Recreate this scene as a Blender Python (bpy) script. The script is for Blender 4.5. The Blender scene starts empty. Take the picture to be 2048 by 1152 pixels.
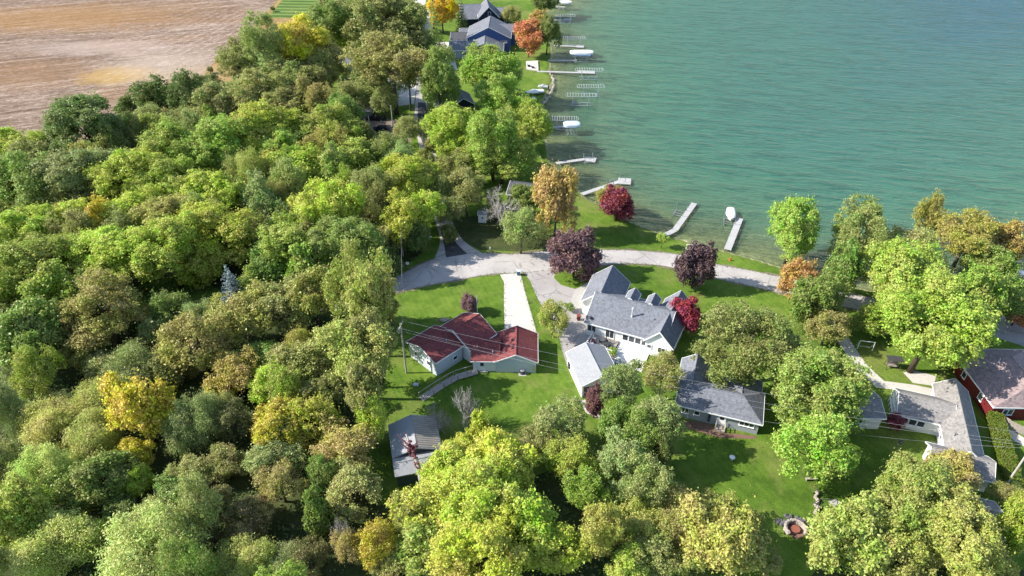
import bpy, math, random
import numpy as np
from mathutils import Vector
R = math.radians
SC = bpy.context.scene
COL = SC.collection

# ------------------------------------------------------------------ camera, sky, sun, exposure
CAM_H, PITCH, FPX = 78.0, R(36.0), 1365.33          # drone height (m), tilt below the horizon, focal length for a 2048 px wide picture
cam = bpy.data.cameras.new('camera'); co = bpy.data.objects.new('camera', cam); COL.objects.link(co)
co.location = (0, 0, CAM_H); co.rotation_euler = (R(90) - PITCH, 0, 0)
cam.sensor_width = 36; cam.lens = 24; cam.clip_start = 1; cam.clip_end = 6000
SC.camera = co
SUN_EL, SUN_AZ = 36.5, 181.5                          # azimuth: direction towards the sun, degrees from +X counter-clockwise
W = bpy.data.worlds.new('World'); SC.world = W; W.use_nodes = True
nt = W.node_tree; nt.nodes.clear()
sky = nt.nodes.new('ShaderNodeTexSky'); sky.sky_type = 'NISHITA'; sky.sun_disc = False
sky.sun_elevation = R(SUN_EL); sky.sun_rotation = R(90 - SUN_AZ); sky.air_density = 1.0; sky.dust_density = 0.6
bg = nt.nodes.new('ShaderNodeBackground'); bg.inputs['Strength'].default_value = 0.15
wo = nt.nodes.new('ShaderNodeOutputWorld')
nt.links.new(sky.outputs[0], bg.inputs[0]); nt.links.new(bg.outputs[0], wo.inputs[0])
sl = bpy.data.lights.new('sun', 'SUN'); sl.energy = 5.0; sl.angle = R(0.5); sl.color = (1.0, 0.95, 0.86)
so = bpy.data.objects.new('sun', sl); COL.objects.link(so)
sd = Vector((math.cos(R(SUN_EL)) * math.cos(R(SUN_AZ)), math.cos(R(SUN_EL)) * math.sin(R(SUN_AZ)), math.sin(R(SUN_EL))))
so.rotation_euler = sd.to_track_quat('Z', 'Y').to_euler(); so.location = sd * 200
SC.view_settings.view_transform = 'Standard'; SC.view_settings.look = 'None'
SC.view_settings.gamma = 1.0; SC.view_settings.use_curve_mapping = False
SC.view_settings.exposure = 0.85
SC.render.engine = 'CYCLES'
SC.cycles.max_bounces = 6; SC.cycles.transparent_max_bounces = 8

# ------------------------------------------------------------------ pixel -> ground helpers
cP, sP = math.cos(PITCH), math.sin(PITCH)
def P(px, py, z=0.0):
    a = (px - 1024) / FPX; b = (576 - py) / FPX
    d = np.array([a, cP + b * sP, -sP + b * cP]); t = (z - CAM_H) / d[2]
    return np.array([d[0] * t, d[1] * t, z])
def depth_of(p):
    return p[1] * cP - (p[2] - CAM_H) * sP

# ------------------------------------------------------------------ materials
MATS = {}
class NT:
    def __init__(s, name):
        s.m = bpy.data.materials.new(name); s.m.use_nodes = True; s.t = s.m.node_tree; s.t.nodes.clear()
        s.out = s.n('OutputMaterial'); MATS[name] = s.m
    def n(s, typ, **kw):
        nd = s.t.nodes.new('ShaderNode' + typ)
        for k, v in kw.items():
            if k in nd.inputs.keys():
                s.set(nd.inputs[k], v)
            else:
                setattr(nd, k, v)
        return nd
    def set(s, sock, v):
        if hasattr(v, 'is_output') or hasattr(v, 'links'):
            s.t.links.new(v, sock)
        else:
            if sock.type == 'RGBA' and len(v) == 3: v = (*v, 1)
            sock.default_value = v
    def l(s, a, b): s.t.links.new(a, b)
    def noise(s, scale, detail=4, rough=.6, vec=None, dist=0):
        nd = s.n('TexNoise'); nd.inputs['Scale'].default_value = scale; nd.inputs['Detail'].default_value = detail
        nd.inputs['Roughness'].default_value = rough; nd.inputs['Distortion'].default_value = dist
        if vec is not None: s.l(vec, nd.inputs['Vector'])
        return nd.outputs[0]
    def obj(s, sc=(1, 1, 1), rot=(0, 0, 0), loc=(0, 0, 0)):
        tc = s.n('TexCoord'); mp = s.n('Mapping')
        mp.vector_type = 'TEXTURE'; mp.inputs['Scale'].default_value = tuple(1 / x for x in sc); mp.inputs['Rotation'].default_value = rot; mp.inputs['Location'].default_value = loc
        s.l(tc.outputs['Object'], mp.inputs[0]); return mp.outputs[0]
    def ramp(s, fac, stops):
        r = s.n('ValToRGB'); s.l(fac, r.inputs[0]); e = r.color_ramp.elements
        while len(e) < len(stops): e.new(.5)
        for i, (p, c) in enumerate(stops):
            e[i].position = p; e[i].color = (*c, 1) if len(c) == 3 else c
        return r.outputs[0]
    def mix(s, fac, a, b, mode='MIX'):
        m = s.n('Mix', data_type='RGBA', blend_type=mode)
        for i, v in ((0, fac), (6, a), (7, b)): s.set(m.inputs[i], v)
        return m.outputs[2]
    def math(s, op, a, b=0.0):
        m = s.n('Math', operation=op); s.set(m.inputs[0], a); s.set(m.inputs[1], b); return m.outputs[0]
    def bump(s, h, strength=.4, dist=.05, normal=None):
        b = s.n('Bump'); b.inputs['Strength'].default_value = strength; b.inputs['Distance'].default_value = dist
        s.l(h, b.inputs['Height'])
        if normal is not None: s.l(normal, b.inputs['Normal'])
        return b.outputs[0]
    def pbr(s, col, rough=.8, normal=None, spec=.3, metal=0):
        p = s.n('BsdfPrincipled'); s.set(p.inputs['Base Color'], col)
        s.set(p.inputs['Roughness'], rough); p.inputs['Specular IOR Level'].default_value = spec; p.inputs['Metallic'].default_value = metal
        if normal is not None: s.l(normal, p.inputs['Normal'])
        s.l(p.outputs[0], s.out.inputs[0]); return s.m

def simple(name, col, rough=.7, var=.25, scale=3.0, spec=.3, metal=0, bump=.15):
    t = NT(name); v = t.obj(); n = t.noise(scale, 5, .65, v)
    n2 = t.noise(scale * .13, 3, .6, v)
    f = t.math('ADD', t.math('MULTIPLY', n, .6), t.math('MULTIPLY', n2, .4))
    lo = tuple(c * (1 - var) for c in col); hi = tuple(min(1, c * (1 + var)) for c in col)
    c = t.ramp(f, [(.3, lo), (.7, hi)])
    return t.pbr(c, rough, t.bump(n, bump, .02), spec, metal)

def shingle(name, col, var=.35):
    t = NT(name); v = t.obj()
    tab = t.n('TexVoronoi'); tab.inputs['Scale'].default_value = 3.2; t.l(t.obj((1, 1, 1.4)), tab.inputs['Vector'])
    n2 = t.noise(.35, 4, .6, v); n3 = t.noise(9, 3, .7, v)
    sp = t.math('ADD', t.math('MULTIPLY', tab.outputs['Color'], .45), t.math('ADD', t.math('MULTIPLY', n2, .3), t.math('MULTIPLY', n3, .25)))
    c = t.ramp(sp, [(.22, tuple(x * (1 - var) for x in col)), (.5, col), (.8, tuple(x * (1 + var) for x in col))])
    wv = t.n('TexWave', wave_type='BANDS', bands_direction='Z', wave_profile='SAW'); wv.inputs['Scale'].default_value = 1.6
    t.l(v, wv.inputs['Vector'])
    h = t.math('ADD', wv.outputs[1], t.math('MULTIPLY', n3, .6))
    return t.pbr(c, .92, t.bump(h, .5, .03), .15)

def siding(name, col, var=.06):
    t = NT(name); v = t.obj()
    wv = t.n('TexWave', wave_type='BANDS', bands_direction='Z', wave_profile='SAW'); wv.inputs['Scale'].default_value = 1.55
    t.l(v, wv.inputs['Vector']); n = t.noise(.8, 4, .6, v)
    c = t.mix(t.math('MULTIPLY', n, var * 4), col, tuple(x * .72 for x in col))
    return t.pbr(c, .6, t.bump(wv.outputs[1], .6, .03), .25)

for nm, col in (('siding_white', (.80, .80, .78)), ('siding_grey', (.33, .36, .38)), ('siding_blue', (.055, .105, .27)), ('siding_navy', (.02, .028, .06)),
                ('siding_red', (.15, .018, .020)), ('siding_pale', (.55, .60, .66)), ('siding_green', (.05, .08, .08)), ('siding_taupe', (.28, .27, .25))):
    siding(nm, col)
shingle('roof_grey', (.165, .172, .195)); shingle('roof_red', (.19, .058, .056), .32); shingle('roof_brown', (.24, .225, .215))
shingle('roof_light', (.29, .295, .305), .12); shingle('roof_plum', (.27, .205, .20), .4); shingle('roof_dark', (.09, .09, .10), .3)
simple('trim_white', (.82, .82, .80), .5, .06); simple('trim_dark', (.05, .05, .055), .5, .2); simple('metal_grey', (.42, .43, .44), .4, .15, metal=.6)
simple('metal_white', (.50, .53, .53), .4, .12); simple('metal_dark', (.06, .06, .065), .5, .2)
simple('concrete', (.38, .365, .335), .9, .16, 1.2); simple('concrete_pale', (.52, .48, .43), .9, .14, 1.0); simple('dock_deck', (.40, .39, .375), .8, .16, 2.0)
simple('wood_grey', (.30, .26, .22), .85, .3, 4); simple('wood_deck', (.40, .36, .32), .85, .25, 4); simple('wood_pole', (.42, .38, .33), .9, .3, 3)
simple('stone', (.36, .31, .27), .95, .45, 4, bump=.6); simple('stone_dark', (.11, .105, .11), .95, .5, 5, bump=.6); simple('canvas_white', (.80, .79, .77), .7, .06)
simple('canvas_blue', (.50, .60, .72), .6, .08); simple('plastic_blue', (.05, .16, .28), .5, .1); simple('plastic_red', (.20, .05, .045), .6, .2)
simple('plastic_orange', (.60, .13, .04), .6, .1); simple('rubber', (.02, .02, .02), .8, .2); simple('paint_navy', (.015, .02, .04), .25, .1, spec=.6)
simple('paint_black', (.012, .012, .014), .3, .1, spec=.6); simple('tarp_grey', (.34, .36, .40), .6, .25); simple('brick_red', (.25, .09, .06), .9, .3, 6)
simple('gravel_brown', (.22, .17, .14), .95, .35, 3); simple('wire', (.38, .38, .40), .6, .1); simple('soil_mulch', (.17, .10, .07), .95, .4, 3)
simple('vine_red', (.13, .045, .05), .9, .5, 6, bump=.8); simple('hull_white', (.72, .72, .72), .3, .06); simple('glass_pale', (.30, .34, .38), .15, .2, spec=.6)
t = NT('glass_dark'); t.pbr(t.ramp(t.noise(.7, 2, .5, t.obj()), [(.3, (.015, .02, .028)), (.7, (.06, .07, .085))]), .08, None, .6)

t = NT('asphalt'); v = t.obj(); n = t.noise(.16, 6, .65, v); n2 = t.noise(4, 4, .7, v)
f = t.math('ADD', t.math('MULTIPLY', n, .65), t.math('MULTIPLY', n2, .35))
c = t.ramp(f, [(.32, (.29, .265, .25)), (.5, (.40, .37, .35)), (.68, (.50, .465, .435))])
vo = t.n('TexVoronoi', feature='DISTANCE_TO_EDGE'); vo.inputs['Scale'].default_value = .22
wv = t.n('VectorMath', operation='ADD'); t.l(v, wv.inputs[0]); ns = t.n('TexNoise'); ns.inputs['Scale'].default_value = .5; t.l(ns.outputs['Color'], wv.inputs[1]); t.l(wv.outputs[0], vo.inputs['Vector'])
crk = t.math('MULTIPLY', t.math('LESS_THAN', vo.outputs['Distance'], .022), t.ramp(t.noise(.3, 3, .6, v), [(.42, (0, 0, 0)), (.55, (1, 1, 1))]))
c = t.mix(t.math('MULTIPLY', crk, .4), c, (.10, .09, .085))
c = t.mix(t.math('MULTIPLY', t.ramp(t.noise(.5, 5, .7, t.obj(loc=(9, 4, 0))), [(.60, (0, 0, 0)), (.70, (1, 1, 1))]), .25), c, (.20, .165, .13))
t.pbr(c, .95, t.bump(n2, .4, .02), .15)
t = NT('lane_dark_strip'); v = t.obj(); n = t.noise(.6, 5, .6, v)  # dark tone for the strips laid over the lane
t.pbr(t.ramp(n, [(.3, (.05, .05, .055)), (.7, (.09, .088, .09))]), .95, t.bump(t.noise(5, 3, .7, v), .4, .02), .15)
t = NT('asphalt_drive'); v = t.obj(); n = t.noise(.16, 6, .65, v); n2 = t.noise(4, 4, .7, v)
f = t.math('ADD', t.math('MULTIPLY', n, .65), t.math('MULTIPLY', n2, .35))
c = t.ramp(f, [(.32, (.28, .255, .245)), (.5, (.35, .325, .31)), (.68, (.41, .38, .36))])
vo = t.n('TexVoronoi', feature='DISTANCE_TO_EDGE'); vo.inputs['Scale'].default_value = .22
wv = t.n('VectorMath', operation='ADD'); t.l(v, wv.inputs[0]); ns = t.n('TexNoise'); ns.inputs['Scale'].default_value = .5; t.l(ns.outputs['Color'], wv.inputs[1]); t.l(wv.outputs[0], vo.inputs['Vector'])
crk = t.math('MULTIPLY', t.math('LESS_THAN', vo.outputs['Distance'], .022), t.ramp(t.noise(.3, 3, .6, v), [(.42, (0, 0, 0)), (.55, (1, 1, 1))]))
c = t.mix(t.math('MULTIPLY', crk, .4), c, (.10, .09, .085))
c = t.mix(t.math('MULTIPLY', t.ramp(t.noise(.5, 5, .7, t.obj(loc=(9, 4, 0))), [(.60, (0, 0, 0)), (.70, (1, 1, 1))]), .25), c, (.20, .165, .13))
t.pbr(c, .95, t.bump(n2, .4, .02), .15)

def lawn(name, lo, mid, hi, dry, rot=0.0, stripe=.10, swid=.42):
    t = NT(name); v = t.obj(); big = t.noise(.055, 5, .6, v, .4); med = t.noise(.5, 5, .65, v); fine = t.noise(5.5, 3, .75, v)
    st = t.n('TexWave', wave_type='BANDS', bands_direction='X'); st.inputs['Scale'].default_value = swid; st.inputs['Distortion'].default_value = 1.2; st.inputs['Detail'].default_value = 1
    st.inputs['Detail Scale'].default_value = .3
    t.l(t.obj(rot=(0, 0, rot)), st.inputs['Vector'])
    f = t.math('ADD', t.math('MULTIPLY', big, .35), t.math('ADD', t.math('MULTIPLY', med, .40 - stripe), t.math('ADD', t.math('MULTIPLY', fine, .25), t.math('MULTIPLY', st.outputs[1], stripe))))
    c = t.ramp(f, [(.33, lo), (.5, mid), (.66, hi)])
    dm = t.ramp(t.noise(.12, 6, .68, t.obj(loc=(31, 7, 0)), .6), [(.56, (0, 0, 0)), (.70, (1, 1, 1))])
    c = t.mix(t.math('MULTIPLY', dm, .55), c, dry)
    bp = t.n('Bump'); bp.inputs['Strength'].default_value = .7; bp.inputs['Distance'].default_value = .08; t.l(fine, bp.inputs['Height'])
    return t.pbr(c, .95, bp.outputs[0], .1)
lawn('lawn', (.05, .10, .012), (.10, .17, .022), (.17, .24, .04), (.17, .17, .06), R(20))
lawn('lawn_mown', (.055, .10, .022), (.105, .165, .035), (.17, .23, .06), (.20, .20, .08), R(86), .34, .062)
lawn('dry_grass', (.20, .12, .05), (.30, .20, .085), (.36, .27, .14), (.24, .13, .05), 0, .02)
lawn('shoulder', (.11, .10, .06), (.19, .165, .11), (.27, .24, .18), (.09, .13, .03), 0, .0)
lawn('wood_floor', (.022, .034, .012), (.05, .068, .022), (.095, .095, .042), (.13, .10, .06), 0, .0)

# harvested field: rows, wheel tracks, amber weed patches
t = NT('field_soil'); v = t.obj()
rows = t.noise(1.0, 5, .72, t.obj((.10, .50, 1), (0, 0, R(24))), .12)
rows2 = t.noise(1.0, 3, .6, t.obj((.016, .20, 1), (0, 0, R(20))), .1)
fine = t.noise(.55, 6, .95, v); big = t.noise(.022, 5, .6, v, .5)
f = t.math('ADD', t.math('MULTIPLY', rows, .30), t.math('ADD', t.math('MULTIPLY', rows2, .13), t.math('ADD', t.math('MULTIPLY', fine, .44), t.math('MULTIPLY', big, .13))))
c = t.ramp(f, [(.42, (.105, .068, .046)), (.49, (.215, .146, .103)), (.53, (.305, .222, .165)), (.60, (.53, .435, .335))])
amb = t.ramp(t.noise(.5, 5, .65, t.obj((.030, .085, 1), (0, 0, R(16)), (34, 19, 0)), .6), [(.54, (0, 0, 0)), (.70, (1, 1, 1))])
c = t.mix(t.math('MULTIPLY', amb, .40), c, (.30, .150, .050))
def spot(cx, cy, r, sx=1.0, lo=.4, nz_=1.1):
    a = P(cx, cy); vv = t.n('Mapping'); vv.vector_type = 'POINT'
    vv.inputs['Location'].default_value = (-a[0] * sx / r, -a[1] / r, 0); vv.inputs['Scale'].default_value = (sx / r, 1 / r, 0)
    tc = t.n('TexCoord'); t.l(tc.outputs['Object'], vv.inputs[0])
    ln = t.n('VectorMath', operation='LENGTH'); t.l(vv.outputs[0], ln.inputs[0])
    nz = t.math('ADD', ln.outputs['Value'], t.math('MULTIPLY', t.math('SUBTRACT', t.noise(.16, 6, .7, v), .5), nz_))
    return t.ramp(nz, [(lo, (1, 1, 1)), (1.05, (0, 0, 0))]), ln.outputs['Value']
for (cx, cy, r, sx, col, k) in ((235, 150, 12, .75, (.40, .235, .030), .85), (110, 38, 26, .40, (.30, .155, .045), .60), (270, 20, 20, .35, (.28, .16, .07), .40),
                                (400, 150, 15, .7, (.31, .19, .08), .6), (335, 130, 24, .8, (.48, .39, .31), .45), (205, 95, 12, .30, (.46, .36, .30), .50), (20, 150, 20, .5, (.28, .15, .06), .40)):
    m, ln = spot(cx, cy, r, sx); c = t.mix(t.math('MULTIPLY', m, k), c, col)
brk = t.ramp(t.noise(.35, 4, .7, v), [(.42, (0, 0, 0)), (.60, (1, 1, 1))])
for (cx, cy, r, sx, per, ox) in ((240, 162, 15, .8, 9.0, 205), (318, 152, 17, .8, 9.0, 275)):      # turning tracks of the combine
    m, ln = spot(cx, cy, r, sx, .6, .5); m_, ln2 = spot(ox, cy - 34, 34, .8)
    ring = t.ramp(t.math('FRACT', t.math('MULTIPLY', ln2, 19.0)), [(.35, (0, 0, 0)), (.5, (1, 1, 1)), (.75, (0, 0, 0))])
    c = t.mix(t.math('MULTIPLY', t.math('MULTIPLY', ring, m), t.math('MULTIPLY', brk, .55)), c, (.52, .41, .30))
for (rot, sc_, k) in ((R(26), .052, .40), (R(19), .033, .35)):                                     # long straight wheel tracks
    wv = t.n('TexWave', wave_type='BANDS', bands_direction='Y'); wv.inputs['Scale'].default_value = sc_; wv.inputs['Distortion'].default_value = .5; wv.inputs['Detail'].default_value = 2; wv.inputs['Detail Scale'].default_value = .3
    t.l(t.obj(rot=(0, 0, rot)), wv.inputs['Vector'])
    c = t.mix(t.math('MULTIPLY', t.math('MULTIPLY', t.ramp(wv.outputs[1], [(.975, (0, 0, 0)), (.995, (1, 1, 1))]), brk), k), c, (.50, .40, .34))
m, ln = spot(470, 70, 75, 1.3, .3, .6)
wv = t.n('TexWave', wave_type='BANDS', bands_direction='X'); wv.inputs['Scale'].default_value = .085; wv.inputs['Distortion'].default_value = 1.0; wv.inputs['Detail Scale'].default_value = .05; t.l(t.obj(rot=(0, 0, R(-12))), wv.inputs['Vector'])
c = t.mix(t.math('MULTIPLY', t.math('MULTIPLY', t.ramp(wv.outputs[1], [(.70, (0, 0, 0)), (.95, (1, 1, 1))]), m), t.math('MULTIPLY', brk, .45)), c, (.52, .42, .35))
bp = t.n('Bump'); bp.inputs['Strength'].default_value = 1.0; bp.inputs['Distance'].default_value = .35; t.l(t.math('ADD', rows, fine), bp.inputs['Height'])
t.pbr(c, .95, bp.outputs[0], .1)

# ground sheet: lawn on land, sand and stones under the water (chosen by height)
t = NT('ground'); v = t.obj()
big = t.noise(.06, 5, .6, v, .4); med = t.noise(.45, 5, .65, v); fine = t.noise(5.5, 3, .75, v)
st = t.n('TexWave', wave_type='BANDS', bands_direction='X'); st.inputs['Scale'].default_value = .30; st.inputs['Distortion'].default_value = 1.5
st.inputs['Detail'].default_value = 1; t.l(t.obj(rot=(0, 0, R(24))), st.inputs['Vector'])
f = t.math('ADD', t.math('MULTIPLY', big, .32), t.math('ADD', t.math('MULTIPLY', med, .30), t.math('ADD', t.math('MULTIPLY', fine, .36), t.math('MULTIPLY', st.outputs[1], .018))))
c = t.ramp(f, [(.40, (.048, .095, .012)), (.5, (.098, .168, .020)), (.60, (.170, .238, .038))])
dm = t.ramp(t.noise(.10, 6, .68, t.obj(loc=(31, 7, 0)), .6), [(.50, (0, 0, 0)), (.66, (1, 1, 1))])
c = t.mix(t.math('MULTIPLY', dm, .6), c, (.205, .205, .065))
c = t.mix(t.math('MULTIPLY', t.ramp(t.noise(1.3, 5, .8, t.obj(loc=(5, 9, 0))), [(.60, (0, 0, 0)), (.70, (1, 1, 1))]), .5), c, (.17, .135, .06))
zz = t.n('SeparateXYZ'); t.l(v, zz.inputs[0])
sand = t.ramp(t.math('ADD', t.math('MULTIPLY', t.noise(1.1, 6, .75, v), .6), t.math('MULTIPLY', t.noise(.15, 4, .6, v), .4)), [(.38, (.13, .13, .06)), (.5, (.29, .275, .14)), (.62, (.48, .44, .25))])
c = t.mix(t.math('LESS_THAN', t.math('ADD', zz.outputs[2], t.math('MULTIPLY', t.math('SUBTRACT', med, .5), .25)), -.22), c, sand)
t.pbr(c, .95, t.bump(fine, .7, .08), .1)

# water: depth-dependent body colour, see-through in the shallows, rippled surface
t = NT('water'); v = t.obj()
at = t.n('Attribute', attribute_name='depth'); dep = at.outputs['Fac']
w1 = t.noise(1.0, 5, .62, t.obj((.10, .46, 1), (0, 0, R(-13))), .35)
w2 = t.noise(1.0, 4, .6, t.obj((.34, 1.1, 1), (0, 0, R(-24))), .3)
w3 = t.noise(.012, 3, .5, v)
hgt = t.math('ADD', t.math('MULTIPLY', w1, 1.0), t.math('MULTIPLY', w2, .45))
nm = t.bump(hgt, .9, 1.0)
body = t.ramp(t.math('DIVIDE', dep, 12.0), [(0.0, (.17, .21, .10)), (.10, (.075, .175, .105)), (.30, (.040, .140, .094)), (.65, (.026, .112, .098)), (1.0, (.012, .082, .122))])
body = t.mix(t.math('MULTIPLY', t.math('SUBTRACT', w3, .35), .6), body, (.030, .145, .092))
body = t.mix(t.math('MULTIPLY', t.ramp(hgt, [(.68, (0, 0, 0)), (.88, (1, 1, 1))]), .62), body, (.010, .060, .052))  # ripple shading painted into the body colour, darker by wave height
tr = t.n('BsdfTransparent'); tr.inputs[0].default_value = (.86, .96, .84, 1)
df = t.n('BsdfDiffuse'); t.l(body, df.inputs[0]); t.l(nm, df.inputs['Normal'])
op = t.math('SUBTRACT', 1.0, t.math('POWER', 2.718, t.math('MULTIPLY', dep, -.85)))
m1 = t.n('MixShader'); t.l(op, m1.inputs[0]); t.l(tr.outputs[0], m1.inputs[1]); t.l(df.outputs[0], m1.inputs[2])
gl = t.n('BsdfGlossy'); gl.inputs['Roughness'].default_value = .10; t.l(nm, gl.inputs['Normal'])
fr = t.n('Fresnel'); fr.inputs[0].default_value = 1.33; t.l(nm, fr.inputs['Normal'])
m2 = t.n('MixShader'); t.l(t.math('MULTIPLY', fr.outputs[0], .5), m2.inputs[0]); t.l(m1.outputs[0], m2.inputs[1]); t.l(gl.outputs[0], m2.inputs[2])
t.l(m2.outputs[0], t.out.inputs[0])

# leaves: the colour comes from each crown object, varied leaf by leaf and clump by clump
def leafmat(name, trans=.36):
    t = NT(name); oi = t.n('ObjectInfo'); ge = t.n('NewGeometry'); tc = t.n('TexCoord')
    vm = t.n('VectorMath', operation='ADD'); t.l(tc.outputs['Object'], vm.inputs[0])
    rv = t.n('CombineXYZ'); t.l(t.math('MULTIPLY', oi.outputs['Random'], 37.0), rv.inputs[0]); t.l(rv.outputs[0], vm.inputs[1])
    cl = t.noise(1.5, 4, .6, vm.outputs[0]); cl2 = t.noise(5.0, 3, .6, vm.outputs[0]); isl = ge.outputs['Random Per Island']
    hs = t.n('HueSaturation'); t.l(oi.outputs['Color'], hs.inputs['Color'])
    hue = t.math('ADD', .5, t.math('ADD', t.math('MULTIPLY', t.math('SUBTRACT', cl, .5), .15), t.math('ADD', t.math('MULTIPLY', t.math('SUBTRACT', cl2, .5), .08), t.math('MULTIPLY', t.math('SUBTRACT', isl, .5), .05))))
    t.l(hue, hs.inputs['Hue'])
    t.l(t.math('ADD', .52, t.math('ADD', t.math('MULTIPLY', isl, .60), t.math('MULTIPLY', cl2, .40))), hs.inputs['Value'])
    t.l(t.math('ADD', .72, t.math('MULTIPLY', cl, .50)), hs.inputs['Saturation'])
    twig = t.math('GREATER_THAN', isl, .955)                                  # a few withered leaves everywhere
    col = t.mix(t.math('MULTIPLY', twig, .55), hs.outputs[0], (.30, .24, .12))
    p = t.n('BsdfPrincipled'); t.l(col, p.inputs['Base Color']); p.inputs['Roughness'].default_value = .5; p.inputs['Specular IOR Level'].default_value = .35
    tl = t.n('BsdfTranslucent'); t.l(col, tl.inputs[0])
    mx = t.n('MixShader'); mx.inputs[0].default_value = trans
    t.l(p.outputs[0], mx.inputs[1]); t.l(tl.outputs[0], mx.inputs[2]); t.l(mx.outputs[0], t.out.inputs[0])
leafmat('leaf')
t = NT('bark'); v = t.obj((6, 6, 2)); oi = t.n('ObjectInfo')
t.pbr(t.mix(t.noise(1.5, 4, .7, v), oi.outputs['Color'], (.05, .04, .03)), .95, t.bump(t.noise(3, 4, .7, v), .6, .05), .1)
t = NT('undergrowth'); ge = t.n('NewGeometry'); v = t.obj()
t.pbr(t.mix(ge.outputs['Random Per Island'], t.ramp(t.noise(.12, 4, .6, v), [(.35, (.06, .105, .028)), (.5, (.12, .165, .045)), (.66, (.22, .19, .085))]), (.085, .12, .04)), .7, None, .2)

# ------------------------------------------------------------------ mesh helpers
def tagit(o, label=None, cat=None, group=None, kind=None):
    for k, x in (('label', label), ('category', cat), ('group', group), ('kind', kind)):
        if x: o[k] = x
    return o
def V3(p): return np.array([float(p[0]), float(p[1]), float(p[2]) if len(p) > 2 else 0.0])
def unit(v): return v / max(1e-9, np.linalg.norm(v))
class MB:
    def __init__(s): s.v = []; s.f = []
    def add(s, vs, fs):
        o = len(s.v); s.v += [tuple(map(float, x)) for x in vs]; s.f += [tuple(i + o for i in f) for f in fs]; return s
    def box(s, c, sx, sy, sz, ux=(1, 0, 0), uy=(0, 1, 0), uz=(0, 0, 1)):     # c = centre
        c = V3(c); a = V3(ux) * sx / 2; b = V3(uy) * sy / 2; d = V3(uz) * sz / 2
        vs = [c + i * a + j * b + k * d for k in (-1, 1) for j in (-1, 1) for i in (-1, 1)]
        return s.add(vs, [(0, 2, 3, 1), (4, 5, 7, 6), (0, 1, 5, 4), (2, 6, 7, 3), (0, 4, 6, 2), (1, 3, 7, 5)])
    def beam(s, a, b, w, h=None):                                            # square bar from a to b
        a, b = V3(a), V3(b); d = unit(b - a); up = np.array([0, 0, 1.]) if abs(d[2]) < .95 else np.array([1., 0, 0])
        x = unit(np.cross(d, up)); y = np.cross(x, d); L = np.linalg.norm(b - a)
        return s.box((a + b) / 2, w, L, h or w, x, d, y)
    def tube(s, pts, rad, n=6, cap=True):
        pts = [V3(p) for p in pts]; rad = rad if hasattr(rad, '__len__') else [rad] * len(pts); o = len(s.v); ref = np.array([.31, .87, .39])
        for i, p in enumerate(pts):
            d = unit(pts[min(i + 1, len(pts) - 1)] - pts[max(i - 1, 0)]); x = unit(np.cross(d, ref)); y = np.cross(d, x)
            for k in range(n):
                a = 2 * math.pi * k / n; s.v.append(tuple(p + (x * math.cos(a) + y * math.sin(a)) * rad[i]))
        for i in range(len(pts) - 1):
            for k in range(n):
                s.f.append((o + i * n + k, o + i * n + (k + 1) % n, o + (i + 1) * n + (k + 1) % n, o + (i + 1) * n + k))
        if cap:
            s.f.append(tuple(o + k for k in reversed(range(n)))); s.f.append(tuple(o + (len(pts) - 1) * n + k for k in range(n)))
        return s
    def prism(s, poly, z0, z1):                                              # vertical prism over a ground polygon
        n = len(poly); vs = [(p[0], p[1], z0) for p in poly] + [(p[0], p[1], z1) for p in poly]
        return s.add(vs, [tuple(reversed(range(n))), tuple(range(n, 2 * n))] + [(i, (i + 1) % n, n + (i + 1) % n, n + i) for i in range(n)])
    def slab(s, quad, t):                                                    # polygon (upper face) given thickness downwards
        n = len(quad); vs = [V3(q) for q in quad]; vs += [q - np.array([0, 0, t]) for q in vs]
        return s.add(vs, [tuple(range(n)), tuple(reversed(range(n, 2 * n)))] + [(n + i, n + (i + 1) % n, (i + 1) % n, i) for i in range(n)])
    def ball(s, c, rx, ry, rz, n=8, m=5, jit=0, rng=random):
        c = V3(c); vs = [c + (0, 0, -rz)]
        for j in range(1, m):
            th = math.pi * j / m - math.pi / 2
            for k in range(n):
                a = 2 * math.pi * k / n; q = 1 + rng.uniform(-jit, jit)
                vs.append(c + np.array([rx * math.cos(th) * math.cos(a), ry * math.cos(th) * math.sin(a), rz * math.sin(th)]) * q)
        vs.append(c + (0, 0, rz)); fs = [(0, 1 + (k + 1) % n, 1 + k) for k in range(n)]
        for j in range(m - 2):
            fs += [(1 + j * n + k, 1 + j * n + (k + 1) % n, 1 + (j + 1) * n + (k + 1) % n, 1 + (j + 1) * n + k) for k in range(n)]
        b = 1 + (m - 2) * n; fs += [(b + k, b + (k + 1) % n, len(vs) - 1) for k in range(n)]
        return s.add(vs, fs)
    def build(s, name, mat, parent=None, smooth=False, base=None):
        if base is None: base = BASE.get(parent.name, (0, 0, 0)) if parent is not None else (0, 0, 0)
        me = bpy.data.meshes.new(name); b = V3(base); me.from_pydata([tuple(V3(x) - b) for x in s.v], [], s.f); me.update()
        import bmesh
        bm = bmesh.new(); bm.from_mesh(me); bmesh.ops.recalc_face_normals(bm, faces=bm.faces); bm.to_mesh(me); bm.free()
        if smooth: me.polygons.foreach_set('use_smooth', [True] * len(me.polygons))
        me.materials.append(MATS[mat]); o = bpy.data.objects.new(name, me); COL.objects.link(o)
        if parent is not None: o.parent = parent
        else: o.location = b
        BASE[o.name] = tuple(b); return o
BASE = {}
def thing(name, label, cat, base, group=None):
    o = bpy.data.objects.new(name, None); COL.objects.link(o); o.location = tuple(map(float, base)); o.empty_display_size = .5
    BASE[o.name] = tuple(map(float, base)); return tagit(o, label, cat, group)

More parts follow.
